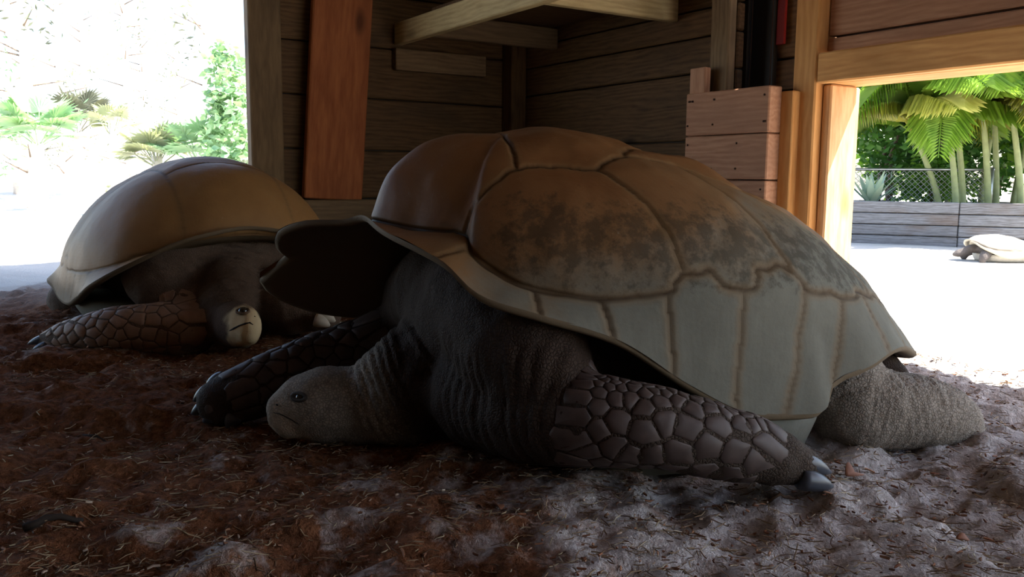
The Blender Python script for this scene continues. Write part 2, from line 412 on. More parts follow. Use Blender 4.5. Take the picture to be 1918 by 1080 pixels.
# scute plan of one side in (angle, radius) of the dome; radius 1 is the costal line, 2 the rim
PT = lambda a, q: np.array([q * math.cos(a), q * math.sin(a)])
CM_A = np.array([0, .913, 1.014, 1.10, 1.2, 1.328, 1.454, 1.618, 1.757, 1.882, 1.92, 1.958, 2.02, 2.07, 2.172, 2.235, 2.298, 2.386, 2.424, 2.474, 2.55, 2.6, 2.726, 2.9, math.pi])
CM_Q = np.array([1.0, 1.0, 1.05, 1.05, 1.03, 1.05, 1.04, 1.04, 1.01, 1.03, .99, .975, .985, 1.0, 1.02, .985, .98, .95, 1.0, 1.03, .995, 1.03, .99, 1.0, 1.0])
M_B = np.array([.10, 1.0, 1.328, 1.618, 1.888, 2.172, 2.424, 2.60, 2.726, 2.86, 3.0])     # marginal seams on the costal line
M_R = np.array([.09, .90, 1.36, 1.66, 1.90, 2.134, 2.305, 2.48, 2.68, 2.84, 3.0])          # and on the rim
V_J = [(.913, 1.0), (1.253, .64), (1.845, .60), (2.22, .47), (2.62, .50), (2.80, .60), (2.90, .76), (2.96, .86), (2.96, 1.0)]   # outer edge of the vertebral row
V_J_ROUND = [(.50, 1.0), (.95, .52), (1.75, .42), (2.25, .46), (2.62, .52), (2.80, .62), (2.90, .78), (2.96, .88), (2.96, 1.0)]
def scute_ids(ph, q, wob=None, VJ=None):
    """0-4 vertebrals, 10-13 / 20-23 costals, 30+ marginals left, 50+ marginals right, 70 nuchal, 71 supracaudal"""
    VJ = VJ or V_J; cuts = [VJ[1], VJ[3], VJ[5], VJ[7]]
    ccut = [(VJ[2], (1.958, 1.0)), (VJ[4], (2.386, 1.0)), (VJ[6], (2.764, 1.0))]
    side = np.where(ph >= 0, 1, -1); a = np.abs(ph)
    if wob is not None: a = np.clip(a + wob[0], 0, math.pi); q = q + wob[1] * (q > .02)
    ids = np.zeros(a.shape, int)
    ring = q > np.interp(a, CM_A, CM_Q)
    t = np.clip(q - 1, 0, 1)
    k = np.zeros(a.shape, int)
    for b, r in zip(M_B, M_R): k += (a > b + (r - b) * t)
    mid = np.where(k == 0, 70, np.where(k == len(M_B), 71, 29 + k + np.where(side < 0, 20, 0)))
    x = q * np.cos(a); y = q * np.sin(a)
    vp = np.array([PT(*p) for p in VJ]); xv = vp[:, 0][::-1]; yv = vp[:, 1][::-1]
    edge = np.interp(x, xv, yv)
    vert = y < edge
    vi = np.zeros(a.shape, int)
    for p in cuts:
        c = PT(*p); bulge = .05 * (1 - (y / max(c[1], 1e-3)) ** 2)
        vi += (x < c[0] - bulge * .6)
    ci = np.zeros(a.shape, int)
    for p, r in ccut:
        A = PT(*p); Bp = PT(*r) ; d = Bp - A
        tt = np.clip(((x - A[0]) * d[0] + (y - A[1]) * d[1]) / (d @ d), -1, 2)
        cross = d[0] * (y - A[1]) - d[1] * (x - A[0]) - .12 * np.clip(tt * (1 - tt), 0, 1) * np.hypot(*d)
        ci += (cross > 0)
    ids = np.where(ring, mid, np.where(vert, vi, 10 + ci + np.where(side < 0, 10, 0)))
    return ids

def shell_mat(name, top, low, dust, black, dust_z, rough=.5):
    m, nt, b = new_mat(name); v = coords(nt)
    sd = attr_n(nt, 'seam').outputs['Fac']; hz = attr_n(nt, 'dust').outputs['Fac']; st = attr_n(nt, 'stain').outputs['Fac']
    n1 = noise(nt, v, 7, 6, .65); n2 = noise(nt, v, 38, 5, .7); n3 = noise(nt, v, 3, 3)
    base = mix(nt, n1, top, low); base = mix(nt, math_n(nt, 'MINIMUM', math_n(nt, 'MULTIPLY', hz, 1.8), 1.0), base, tuple(z_ * (.5 * x + .5 * y * .62) for x, y, z_ in zip(low, dust, (1.05, 1.0, .85))))
    f = math_n(nt, 'ADD', hz, math_n(nt, 'MULTIPLY', math_n(nt, 'SUBTRACT', n1, .5), .9))
    c = mix(nt, ramp(nt, f, [(.35, (0, 0, 0)), (.75, (1, 1, 1))]), base, mix(nt, n2, tuple(x * .72 for x in dust), dust))
    g = math_n(nt, 'ADD', st, math_n(nt, 'MULTIPLY', math_n(nt, 'SUBTRACT', n2, .5), 2.2))
    c = mix(nt, math_n(nt, 'MULTIPLY', ramp(nt, g, [(.45, (0, 0, 0)), (.80, (1, 1, 1))]), .6), c, black)
    # pale scratches
    sc = noise(nt, coords(nt, (40, 14, 14)), 3.0, 4, .7)
    c = mix(nt, math_n(nt, 'MULTIPLY', ramp(nt, sc, [(.66, (0, 0, 0)), (.74, (1, 1, 1))]), .22), c, tuple(min(1, x * 1.7) for x in dust))
    # seams: ochre border and dark line
    c = mix(nt, math_n(nt, 'MULTIPLY', ramp(nt, sd, [(.005, (1, 1, 1)), (.016, (0, 0, 0))]), .42), c, (.19, .115, .05))
    c = mix(nt, ramp(nt, sd, [(.0018, (1, 1, 1)), (.0046, (0, 0, 0))]), c, (.035, .018, .008))
    nt.links.new(c, b.inputs['Base Color'])
    nt.links.new(ramp(nt, f, [(.3, (rough,) * 3), (.7, (.78,) * 3)]), b.inputs['Roughness'])
    b.inputs['Specular IOR Level'].default_value = .10
    rg = nt.nodes.new('ShaderNodeMath'); rg.operation = 'SINE'; nt.links.new(math_n(nt, 'MULTIPLY', sd, 620.0), rg.inputs[0])
    h = math_n(nt, 'ADD', math_n(nt, 'MULTIPLY', n2, 1.0), math_n(nt, 'MULTIPLY', rg.outputs[0], .025))
    bump(nt, b, h, .35, .004)
    return m
def skin_mat(name, c1, c2, pale, rough=.75, scale=1.0):
    m, nt, b = new_mat(name); v = coords(nt)
    n1 = noise(nt, v, 9, 5, .6); n2 = noise(nt, v, 60, 4, .65)
    c = mix(nt, n1, c1, c2); c = mix(nt, math_n(nt, 'MULTIPLY', n2, .5), c, tuple(x * .5 for x in c1))
    dw = attr_n(nt, 'dust').outputs['Fac']; c = mix(nt, math_n(nt, 'MULTIPLY', dw, math_n(nt, 'ADD', n2, .25)), c, (.31, .265, .215))
    pa = attr_n(nt, 'pale').outputs['Fac']
    c = mix(nt, math_n(nt, 'MULTIPLY', pa, ramp(nt, n1, [(.3, (.75,) * 3), (.5, (1, 1, 1))])), c, pale)
    ve = voro(nt, v, 170 * scale, 'DISTANCE_TO_EDGE'); cell = ramp(nt, ve, [(.0, (0, 0, 0)), (.2, (1, 1, 1))])
    c = mix(nt, math_n(nt, 'MULTIPLY', math_n(nt, 'SUBTRACT', 1.0, cell), math_n(nt, 'MULTIPLY', math_n(nt, 'SUBTRACT', 1.0, pa), .45)), c, tuple(x * .35 for x in c1))
    nt.links.new(c, b.inputs['Base Color']); b.inputs['Roughness'].default_value = rough; b.inputs['Specular IOR Level'].default_value = .15
    fold = attr_n(nt, 'fold').outputs['Fac']
    h = math_n(nt, 'ADD', math_n(nt, 'MULTIPLY', cell, math_n(nt, 'SUBTRACT', 1.0, math_n(nt, 'MULTIPLY', pa, .8))), math_n(nt, 'MULTIPLY', fold, 1.6))
    bump(nt, b, h, .5, .003)
    return m

def build_shell(root, sh, ncol, nd, nr, mat, matin, plast, relief=1.0, dust_lo=.40, dust_hi=.22, stain=1.0, VJ=None):
    ph = np.linspace(-math.pi, math.pi, ncol + 1)[:-1]
    q = np.concatenate([np.sin(np.linspace(0.012, 1, nd) * math.pi / 2) ** 1.0, 1 + np.linspace(0, 1, nr + 1)[1:]])
    PH, Q = np.meshgrid(ph, q); P = sh.P(PH, Q)
    # normals from the grid
    du = np.roll(P, -1, 1) - np.roll(P, 1, 1); dv = np.gradient(P, axis=0); N = np.cross(dv, du); N /= np.linalg.norm(N, axis=-1, keepdims=True) + 1e-9
    N *= np.sign((N * (P - np.array([sh.cx * .3, 0, .1]))).sum(-1))[..., None]
    # face ids
    PHc = (PH[:-1] + PH[1:]) / 2 + math.pi / ncol; PHc = (PHc + math.pi) % (2 * math.pi) - math.pi; Qc = (Q[:-1] + Q[1:]) / 2
    Pc = (P[:-1] + P[1:]) / 2
    w1 = .010 * fbm(Pc[..., 0] * 16, Pc[..., 1] * 16, Pc[..., 2] * 16, 3, 77); w2 = .014 * fbm(Pc[..., 0] * 30, Pc[..., 1] * 30, Pc[..., 2] * 30, 3, 99)
    ID = scute_ids(PHc, Qc, (w1, w2 * (Qc < 1.6) * sstep(.7, 1.2, np.abs(PHc))), VJ)
    # seam points
    pts = []
    e1 = ID != np.roll(ID, -1, 1); pn = np.roll(P, -1, 1)
    pts.append(((pn[:-1] + pn[1:]) / 2)[e1])
    e2 = ID[:-1] != ID[1:]; pts.append(((P[1:-1] + pn[1:-1]) / 2)[e2])
    pts = np.concatenate(pts)
    kd = kdtree.KDTree(len(pts))
    for i, p in enumerate(pts): kd.insert(p, i)
    kd.balance()
    flat = P.reshape(-1, 3); D = np.array([kd.find(p)[2] for p in flat]).reshape(Q.shape)
    # smooth the distance a little along the grid
    for _ in range(2): D = (D + np.roll(D, 1, 1) + np.roll(D, -1, 1)) / 3
    dome = sstep(1.1, .9, Q)
    vrow = np.exp(-(P[..., 1] / .13) ** 2) * dome
    disp = relief * ((.006 + .010 * vrow) * (1 - np.exp(-(D / .06) ** 2)) * (dome + .25 * (1 - dome)) - .0042 * np.exp(-(D / .0042) ** 2))
    disp += relief * .0035 * fbm(P[..., 0] * 9, P[..., 1] * 9, P[..., 2] * 9, 3, 5)
    P2 = P + N * disp[..., None]
    rimw = Q > 1.999
    dust = sstep(dust_lo, dust_hi, P2[..., 2]) * .75 + .25 * (1 - dome)
    dust = dust * sstep(.72, .30, P2[..., 0]) + dome * .36 * sstep(.34, -.10, P2[..., 0]) * sstep(.10, .2, np.abs(P2[..., 1]))
    st = stain * np.exp(-((Q - .90) / .16) ** 2) * sstep(-.95, -.5, -np.abs(PH - 2.05) * .75) * .75
    me_n = 0
    inner = build_lining(root, sh, matin, plast)
    nrow, ncl = Q.shape; VI = np.arange(nrow * ncl).reshape(nrow, ncl)
    Fq = np.stack([VI[:-1], np.roll(VI, -1, 1)[:-1], np.roll(VI, -1, 1)[1:], VI[1:]], -1)
    V = P2.reshape(-1, 3)
    for k in np.unique(ID):
        F = Fq[ID == k]; u, inv = np.unique(F, return_inverse=True); F2 = inv.reshape(F.shape)
        me = mesh_from('scute', V[u], F2); attr(me, 'seam', D.reshape(-1)[u]); attr(me, 'dust', dust.reshape(-1)[u]); attr(me, 'stain', st.reshape(-1)[u])
        obj('scute', me, mat, inner)
    # crown cap
    return inner
def build_lining(root, sh, mat, plast):
    """inner side of the carapace with a rolled rim, and the plastron with its bridges, one continuous plate"""
    n = 160; ph = np.linspace(-math.pi, math.pi, n + 1)[:-1]
    rows = []
    R = sh.P(ph, np.full(n, 2.0)); B = sh.P(ph, np.full(n, 1.0)); c = np.array([sh.cx * .6, 0, 0])
    out = (R - c) * np.array([1, 1, 0]); out /= np.linalg.norm(out, axis=-1, keepdims=True)
    z = np.array([0, 0, 1.])
    rows.append(R + z * .002 - out * .001)
    rows.append(R - z * .006 + out * .001)
    rows.append(R - z * .011 - out * .008)
    rows.append(R - z * .009 - out * .028)
    for q, dn in ((1.75, .030), (1.4, .034), (1.0, .036), (.85, .04), (.6, .04), (.3, .04)):
        rows.append(sh.P(ph, np.full(n, q)) - out * dn * .8 - z * dn * .6 * (1 if q < 1.3 else .4))
    V = np.concatenate(rows); nr = len(rows); F = []
    for i in range(nr - 1):
        for k in range(n): F.append((i * n + k, (i + 1) * n + k, (i + 1) * n + (k + 1) % n, i * n + (k + 1) % n))
    F.append(tuple((nr - 1) * n + k for k in range(n)))
    # plastron slab
    xf, xr, hw, zb, zt = plast
    m = 72; base = len(V); rings = []
    for zz, sc in ((zt, 1.0), (zt * .55 + zb * .45, .955), (zb + .008, .88), (zb, .80), (zb, .4)):
        a = np.linspace(0, 2 * math.pi, m + 1)[:-1]
        ex = np.sign(np.cos(a)) * np.abs(np.cos(a)) ** .7; ey = np.sign(np.sin(a)) * np.abs(np.sin(a)) ** .6
        x = (xf + xr) / 2 + (xf - xr) / 2 * ex * (sc * .4 + .6); y = hw * ey * sc
        rings.append(np.stack([x, y, np.full(m, zz) + .03 * sstep(.25, .5, x) * (zz < zt)], -1))
    rings.insert(0, rings[0] * np.array([.7, .7, 1]))
    VV = np.concatenate(rings); V = np.concatenate([V, VV])
    for i in range(len(rings) - 1):
        for k in range(m): F.append((base + i * m + k, base + i * m + (k + 1) % m, base + (i + 1) * m + (k + 1) % m, base + (i + 1) * m + k))
    F.append(tuple(base + (len(rings) - 1) * m + k for k in range(m))); F.append(tuple(base + k for k in range(m))[::-1])
    me = mesh_from('shell', V, F)
    attr(me, 'seam', np.full(len(V), .05)); attr(me, 'dust', np.where(np.arange(len(V)) >= base, .9, .2)); attr(me, 'stain', np.zeros(len(V)))
    return obj('shell', me, mat, root)

def tube_mesh(bm, pts, rads, sides=20):
    """closed tube; rads: radius or (side, vertical) pairs"""
    pts = [np.asarray(p, float) for p in pts]
    # resample with a spline for smooth bends
    P = []; R = []
    n = len(pts)
    rr = [(r, r) if not hasattr(r, '__len__') else tuple(r) for r in rads]
    for i in range(n - 1):
        for t in (0, .25, .5, .75):
            p0, p1, p2, p3 = pts[max(i - 1, 0)], pts[i], pts[i + 1], pts[min(i + 2, n - 1)]
            P.append(.5 * (2 * p1 + (p2 - p0) * t + (2 * p0 - 5 * p1 + 4 * p2 - p3) * t * t + (3 * p1 - p0 - 3 * p2 + p3) * t ** 3))
            R.append(tuple(a + (b - a) * t for a, b in zip(rr[i], rr[i + 1])))
    P.append(pts[-1]); R.append(rr[-1])
    # rounded ends
    d0 = P[0] - P[1]; d0 /= np.linalg.norm(d0); d1 = P[-1] - P[-2]; d1 /= np.linalg.norm(d1)
    for f, s_ in ((.5, .87), (.8, .6), (.95, .3)):
        P.insert(0, pts[0] + d0 * f * min(rr[0])); R.insert(0, tuple(x * s_ for x in rr[0]))
        P.append(pts[-1] + d1 * f * min(rr[-1])); R.append(tuple(x * s_ for x in rr[-1]))
    rings = []
    for i in range(len(P)):
        t = P[min(i + 1, len(P) - 1)] - P[max(i - 1, 0)]; t = t / (np.linalg.norm(t) + 1e-9)
        up = np.array([0, 0, 1.]) if abs(t[2]) < .93 else np.array([1., 0, 0])
        s_ = np.cross(t, up); s_ /= np.linalg.norm(s_); u = np.cross(s_, t)
        rings.append([bm.verts.new(P[i] + s_ * R[i][0] * math.cos(a) + u * R[i][1] * math.sin(a)) for a in np.linspace(0, 2 * math.pi, sides + 1)[:-1]])
    for a, b in zip(rings[:-1], rings[1:]):
        for k in range(sides): bm.faces.new((a[k], b[k], b[(k + 1) % sides], a[(k + 1) % sides]))
    bm.faces.new(rings[0]); bm.faces.new(rings[-1][::-1])
def ellipsoid(bm, c, r, rot=None):
    ret = bmesh.ops.create_uvsphere(bm, u_segments=28, v_segments=18, radius=1.0)
    for v in ret['verts']:
        p = Vector((v.co.x * r[0], v.co.y * r[1], v.co.z * r[2]))
        if rot is not None: p = rot @ p
        v.co = p + Vector(c)
def fuse(bm, voxel, smooth=6):
    """one continuous skin from overlapping closed shapes"""
    bmesh.ops.recalc_face_normals(bm, faces=bm.faces)
    me = bpy.data.meshes.new('tmp'); bm.to_mesh(me); bm.free()
    o = bpy.data.objects.new('tmp', me); col.objects.link(o)
    r = o.modifiers.new('r', 'REMESH'); r.mode = 'VOXEL'; r.voxel_size = voxel; r.use_smooth_shade = True
    s = o.modifiers.new('s', 'SMOOTH'); s.iterations = smooth; s.factor = .5
    dg = bpy.context.evaluated_depsgraph_get(); dg.update()
    out = bpy.data.meshes.new_from_object(o.evaluated_get(dg))
    bpy.data.objects.remove(o); bpy.data.meshes.remove(me); return out
def get_co(me):
    a = np.empty(len(me.vertices) * 3, np.float32); me.vertices.foreach_get('co', a); return a.reshape(-1, 3).astype(float)
def get_no(me):
    a = np.empty(len(me.vertices) * 3, np.float32); me.vertices.foreach_get('normal', a); return a.reshape(-1, 3).astype(float)
def path_coord(V, pts):
    """distance along and away from a polyline for each vertex"""
    pts = np.array(pts, float); best = np.full(len(V), 9e9); along = np.zeros(len(V)); L = 0
    for a, b in zip(pts[:-1], pts[1:]):
        d = b - a; l = np.linalg.norm(d); t = np.clip(((V - a) @ d) / (l * l), 0, 1); dist = np.linalg.norm(V - a - t[:, None] * d, axis=1)
        k = dist < best; best[k] = dist[k]; along[k] = L + t[k] * l; L += l
    return along, best, L
def finish_skin(root, me, mat, folds=(), pale=None, dust=None):
    V = get_co(me); N = get_no(me); disp = .003 * fbm(V[:, 0] * 30, V[:, 1] * 30, V[:, 2] * 30, 3, 8)
    fold = np.zeros(len(V))
    for pts, reach, period, amp, a0, a1 in folds:
        al, di, L = path_coord(V, pts); w = sstep(reach * 1.25, reach, di) * sstep(a0 * L, (a0 + .08) * L, al) * sstep(a1 * L, (a1 - .08) * L, al)
        ph = al / period * 2 * math.pi + 2.6 * fbm(V[:, 0] * 9, V[:, 1] * 9, V[:, 2] * 9, 2, 3)
        s_ = np.abs(np.sin(ph / 2)); disp += amp * w * (s_ - .6); fold = np.maximum(fold, w * s_)
    V2 = V + N * disp[:, None]
    me.vertices.foreach_set('co', V2.astype(np.float32).ravel()); me.update()
    attr(me, 'fold', fold); attr(me, 'pale', np.zeros(len(V)) if pale is None else pale(V)); attr(me, 'dust', np.zeros(len(V)) if dust is None else dust(V))
    me.polygons.foreach_set('use_smooth', [True] * len(me.polygons))
    return obj('body', me, mat, root)
def scale_plates(body, seeds, mat, lift=.0016, gap=.0009):
    """horny scales: each seed (point, normal, size) gets the cell of its neighbourhood, domed and laid on the skin"""
    bvh = BVHTree.FromObject(body, bpy.context.evaluated_depsgraph_get()) if False else BVHTree.FromPolygons([v.co.copy() for v in body.data.vertices], [tuple(p.vertices) for p in body.data.polygons])
    P = []; 
    for p in seeds:
        h = bvh.find_nearest(Vector(p))
        if h[0] is not None: P.append((np.array(h[0]), np.array(h[1])))
    pos = np.array([p for p, n in P])
    for i, (p, n) in enumerate(P):
        d = np.linalg.norm(pos - p, axis=1); nb = np.argsort(d)[1:13]
        if d[nb[0]] < .006: continue
        a = np.cross(n, [0.3, .5, .8]); a /= np.linalg.norm(a); b = np.cross(n, a)
        r0 = d[nb[:6]].mean() * 1.15
        poly = [(r0 * math.cos(t), r0 * math.sin(t)) for t in np.linspace(0, 2 * math.pi, 11)[:-1]]
        for j in nb:
            v = pos[j] - p; q = np.array([v @ a, v @ b]); l = np.linalg.norm(q)
            if l < 1e-4: continue
            q = q / l; lim = l / 2 - gap; newp = []
            for k in range(len(poly)):
                A = np.array(poly[k]); Bq = np.array(poly[(k + 1) % len(poly)]); da = A @ q - lim; db = Bq @ q - lim
                if da <= 0: newp.append(tuple(A))
                if da * db < 0: newp.append(tuple(A + (Bq - A) * (da / (da - db))))
            poly = newp
            if len(poly) < 3: break
        if len(poly) < 3: continue
        V = []; F = []; m = len(poly)
        for sc, lf in ((1.0, -.003), (.985, lift * .3), (.90, lift), (.4, lift * 1.15)):
            for x, y in poly:
                w = p + a * x * sc + b * y * sc; h = bvh.find_nearest(Vector(w)); V.append(np.array(h[0]) + n * lf)
        V.append(np.array(bvh.find_nearest(Vector(p))[0]) + n * lift * 1.1)
        for r in range(3):
            for k in range(m): F.append((r * m + k, r * m + (k + 1) % m, (r + 1) * m + (k + 1) % m, (r + 1) * m + k))
        for k in range(m): F.append((3 * m + k, 3 * m + (k + 1) % m, 4 * m))
        me = mesh_from('scale', V, F)
        if np.cross(V[1] - V[0], V[m] - V[0]) @ n < 0: me.flip_normals()
        obj('scale', me, mat, body)
def leg_seeds(pts, rads, big, small, a0, a1, ang0, ang1, seed=1, tries=5000):
    """points round a leg, dart-thrown so that scales are large on the outer face and small above"""
    pts = np.array(pts, float); seg = np.linalg.norm(np.diff(pts, axis=0), axis=1); cum = np.concatenate([[0], np.cumsum(seg)]); L = cum[-1]
    rr = np.array([r if not hasattr(r, '__len__') else sum(r) / 2 for r in rads]); g = np.random.default_rng(seed); out = []; sz = []
    for _ in range(tries):
        f = g.random(); s = (a0 + (a1 - a0) * f) * L; an = g.uniform(ang0, ang1)
        p = np.array([np.interp(s, cum, pts[:, k]) for k in range(3)]); p2 = np.array([np.interp(min(s + .01, L), cum, pts[:, k]) for k in range(3)]); t = p2 - p; t /= np.linalg.norm(t) + 1e-9
        sd = np.cross(t, [0, 0, 1.]); sd /= np.linalg.norm(sd); u = np.cross(sd, t); r = np.interp(s, cum, rr); a = math.radians(an)
        w = (1 - float(sstep(25, 75, an))) * (.35 + .65 * float(sstep(.0, .5, f))); size = small + (big - small) * w
        q = p + (sd * math.cos(a) + u * math.sin(a)) * r * 1.02
        if out:
            d = np.linalg.norm(np.array(out) - q, axis=1)
            if (d < .5 * (np.array(sz) + size) * .92).any(): continue
        out.append(q); sz.append(size)
    return out
def claw(parent, base, tip, r, mat, bend=(0, 0, -.006)):
    base = np.asarray(base, float); tip = np.asarray(tip, float); m = MB()
    n = 7; P = [base + (tip - base) * t + np.array(bend) * (t * t) for t in np.linspace(0, 1, n)]
    R = [r * x for x in (.95, 1.0, .98, .88, .72, .48, .15)]
    m.tube(P, R, 10); obj('claw', m.mesh('claw'), mat, parent)

class Pose:
    """local frame of one tortoise: x towards its head, y to its left"""
    def __init__(s, O, ang):
        s.O = np.array([O[0], O[1], 0.]); s.F = np.array([math.cos(ang), math.sin(ang), 0]); s.L = np.array([-math.sin(ang), math.cos(ang), 0]); s.ang = ang
        s.M = np.stack([s.F, s.L, [0, 0, 1.]])
    def loc(s, p): return s.M @ (np.asarray(p) - s.O)
    def px(s, x, y, ly): return s.loc(on_plane(x, y, s.O + s.L * ly, s.L))       # pixel seen on the plane y = ly
    def pY(s, x, y, Y): return s.loc(at_y(x, y, Y))

MAT['shell1'] = shell_mat('carapace', (.13, .040, .010), (.22, .115, .045), (.175, .172, .140), (.030, .025, .016), .4)
MAT['lining1'] = shell_mat('shell_underside', (.10, .07, .045), (.16, .115, .07), (.16, .16, .135), (.03, .027, .02), .2, .7)
MAT['skin1'] = skin_mat('tortoise_skin', (.030, .017, .011), (.054, .034, .023), (.36, .26, .17))
MAT['scale1'] = plain_mat('leg_scale', (.060, .040, .034), .6, var=.5, scale=45)

# ---- the large tortoise in front
A1 = math.radians(18)
L1 = 1.25; Yf = L1 * (math.cos(A1) - (754 / FPX) * math.sin(A1)) / (1034 / FPX)
F1 = np.array([-math.cos(A1), -math.sin(A1)]); O1 = np.array([-280 / FPX * Yf, Yf]) - F1 * L1 / 2
T1 = Pose(O1, math.pi + A1)
B1s = [(.551, .12, .414), (.487, .20, .407), (.485, .25, .381), (.447, .30, .348), (.41, .325, .333), (.363, .345, .324), (.314, .36, .318), (.262, .372, .320), (.207, .382, .328), (.143, .385, .335), (.07, .382, .328),
       (.004, .37, .327), (-.071, .35, .318), (-.137, .325, .307), (-.198, .30, .295), (-.271, .26, .286), (-.333, .22, .275), (-.41, .15, .258), (-.475, .08, .242)]
B1 = [(.612, 0, .425)] + B1s + [(-.50, 0, .235)] + [(x, -y, z) for x, y, z in B1s[::-1]]
near = [(.61, .15, .41), (.55, .29, .375), (.50, .34, .325), (.415, .37, .296), (.29, .385, .255), (.17, .39, .18), (.06, .39, .125), (-.04, .385, .112), (-.10, .38, .115), (-.135, .36, .155), (-.22, .345, .175), (-.31, .30, .19),
        (-.40, .235, .18), (-.50, .15, .15), (-.585, .07, .125)]
far = [(.655, -.06, .42), (.72, -.13, .415), (.765, -.22, .39), (.765, -.275, .355), (.745, -.305, .335), (.795, -.345, .30), (.79, -.385, .262), (.74, -.405, .225), (.64, -.405, .195), (.45, -.41, .18), (.29, -.405, .18), (.17, -.40, .15)] + [(x, -y, z) for x, y, z in near[6:]]
R1 = [(.625, 0, .43)] + near + [(-.615, 0, .11)] + far[::-1]
S1 = Shell(B1, R1, .33, .585, [(2.5, 1.3), (2.0, 1.12), (2.1, 1.5)])
t1 = empty('giant_tortoise', tuple(T1.O), (0, 0, T1.ang)); tag(t1, 'largest giant tortoise lying in front with brown domed shell and sprawled scaly leg', 'tortoise', 'giant tortoises')
build_shell(t1, S1, 800, 150, 80, MAT['shell1'], MAT['lining1'], (.40, -.22, .385, .004, .125), dust_lo=.52)

bm = bmesh.new()
ellipsoid(bm, (.02, 0, .22), (.50, .33, .16)); ellipsoid(bm, (.40, 0, .25), (.15, .29, .15)); ellipsoid(bm, (-.28, 0, .17), (.16, .18, .10))
# near front leg, turned back along the flank
nl = [T1.px(905, 735, .16), T1.px(1000, 770, .30), T1.px(1100, 785, .385), T1.px(1200, 797, .43), T1.px(1300, 816, .452), T1.px(1390, 838, .462), T1.px(1460, 858, .468), T1.px(1515, 875, .472)]
nr_ = [(.10, .10), (.085, .085), (.070, .070), (.063, .064), (.058, .060), (.052, .054), (.042, .043), (.026, .026)]
tube_mesh(bm, nl, nr_)
# near hind leg
hl = [(-.25, .20, .15), T1.px(1590, 755, .25), T1.px(1650, 765, .265), T1.px(1720, 772, .27), T1.px(1780, 782, .265), T1.px(1805, 795, .26)]
hr = [(.09, .10), (.082, .086), (.078, .080), (.070, .072), (.055, .058), (.040, .040)]
tube_mesh(bm, hl, hr)
# far hind leg and tail
tube_mesh(bm, [(-.27, -.22, .15), (-.34, -.22, .09), (-.40, -.23, .06)], [.09, .08, .06]); tube_mesh(bm, [(-.45, 0, .14), (-.54, .02, .09), (-.60, .04, .05)], [.06, .035, .014])
# neck and head resting on the sand
nk = [(.36, -.02, .25), T1.px(855, 690, .02), T1.px(790, 718, .02), T1.px(725, 745, .0), T1.px(680, 763, -.015)]
nkr = [.14, .138, .122, .095, .070]
tube_mesh(bm, nk, nkr)
hd = [T1.px(700, 760, -.015), T1.px(650, 756, -.02), T1.px(605, 758, -.025), T1.px(570, 764, -.03), T1.px(548, 772, -.033)]
hdr = [(.058, .058), (.070, .070), (.073, .072), (.064, .064), (.046, .052)]
tube_mesh(bm, hd, hdr)
# far front leg stretched forward
fl = [(.40, -.24, .25), T1.px(770, 610, -.24), T1.px(690, 642, -.25), T1.px(610, 668, -.25), T1.px(530, 702, -.24), T1.px(460, 735, -.23), T1.px(415, 750, -.225)]
flr = [(.10, .10), (.066, .068), (.058, .060), (.054, .056), (.056, .058), (.060, .060), (.052, .050)]
tube_mesh(bm, fl, flr)
# loose skin of the shoulders
tube_mesh(bm, [(.42, .10, .28), (.40, .26, .22), T1.px(1040, 760, .33)], [.12, .11, .075]); tube_mesh(bm, [(.44, -.05, .28), (.46, -.26, .24)], [.12, .09])
me = fuse(bm, .0075, 8)
nose1 = np.array(hd[-1])
def dust1(V):
    al, di, L = path_coord(V, hl); d = 1.6 * sstep(.17, .12, di) * sstep(-.12, -.20, V[:, 0])
    al, di, L = path_coord(V, hd); d = np.maximum(d, 1.0 * sstep(.16, .09, di))
    al, di, L = path_coord(V, nk[1:]); d = np.maximum(d, .5 * sstep(.12, .09, di) * sstep(.02, .18, al))
    al, di, L = path_coord(V, nl[4:]); d = np.maximum(d, .12 * sstep(.12, .08, di))
    return np.maximum(d, .3 * sstep(.05, .0, V[:, 2]))

b1 = finish_skin(t1, me, MAT['skin1'], folds=[(hl, .10, .012, .004, .12, .97), (nk, .12, .018, .005, .2, 1.0), (nl[:4], .12, .022, .003, .0, .8)],
    dust=dust1, pale=lambda V: .55 * sstep(.085, .03, np.linalg.norm(V - nose1 + np.array([0, 0, .015]), axis=1)))
scale_plates(b1, leg_seeds(nl, nr_, .040, .015, .40, .84, -75, 130, 4), MAT['scale1'])
scale_plates(b1, leg_seeds(fl, flr, .042, .028, .40, .90, -40, 230, 5, 2500), MAT['scale1'])
tipn = np.array(nl[-1])
for (x, y, ly, bx, by) in ((1556, 880, .485, 1486, 858), (1560, 906, .500, 1498, 896), (1535, 868, .44, 1480, 850)):
    claw(b1, T1.px(bx, by, ly - .004), T1.px(x, y, ly), .0175, MAT['claw'], (0, 0, -.004))
for (x, y, ly, bx, by) in ((362, 745, -.26, 400, 728), (358, 770, -.235, 398, 755), (380, 785, -.205, 410, 772), (425, 796, -.18, 440, 778), (385, 718, -.28, 420, 708)):
    claw(b1, T1.px(bx, by, ly), T1.px(x, y, ly), .017, MAT['claw'])
for (x, y) in ((400, 762), (445, 778)):
    p = T1.px(x, y, -.19); bmq = bmesh.new(); ellipsoid(bmq, p, (.018, .012, .018)); mq = bpy.data.meshes.new('toe_pad'); bmq.to_mesh(mq); bmq.free()
    for pl in mq.polygons: pl.use_smooth = True
    obj('toe_pad', mq, MAT['scale1'], b1)
for dx in (0, 1, 2):
    claw(b1, np.array(hl[-1]) + (-.005, -.03 + .03 * dx, -.02), np.array(hl[-1]) + (-.045, -.03 + .03 * dx, -.045), .014, MAT['claw'])
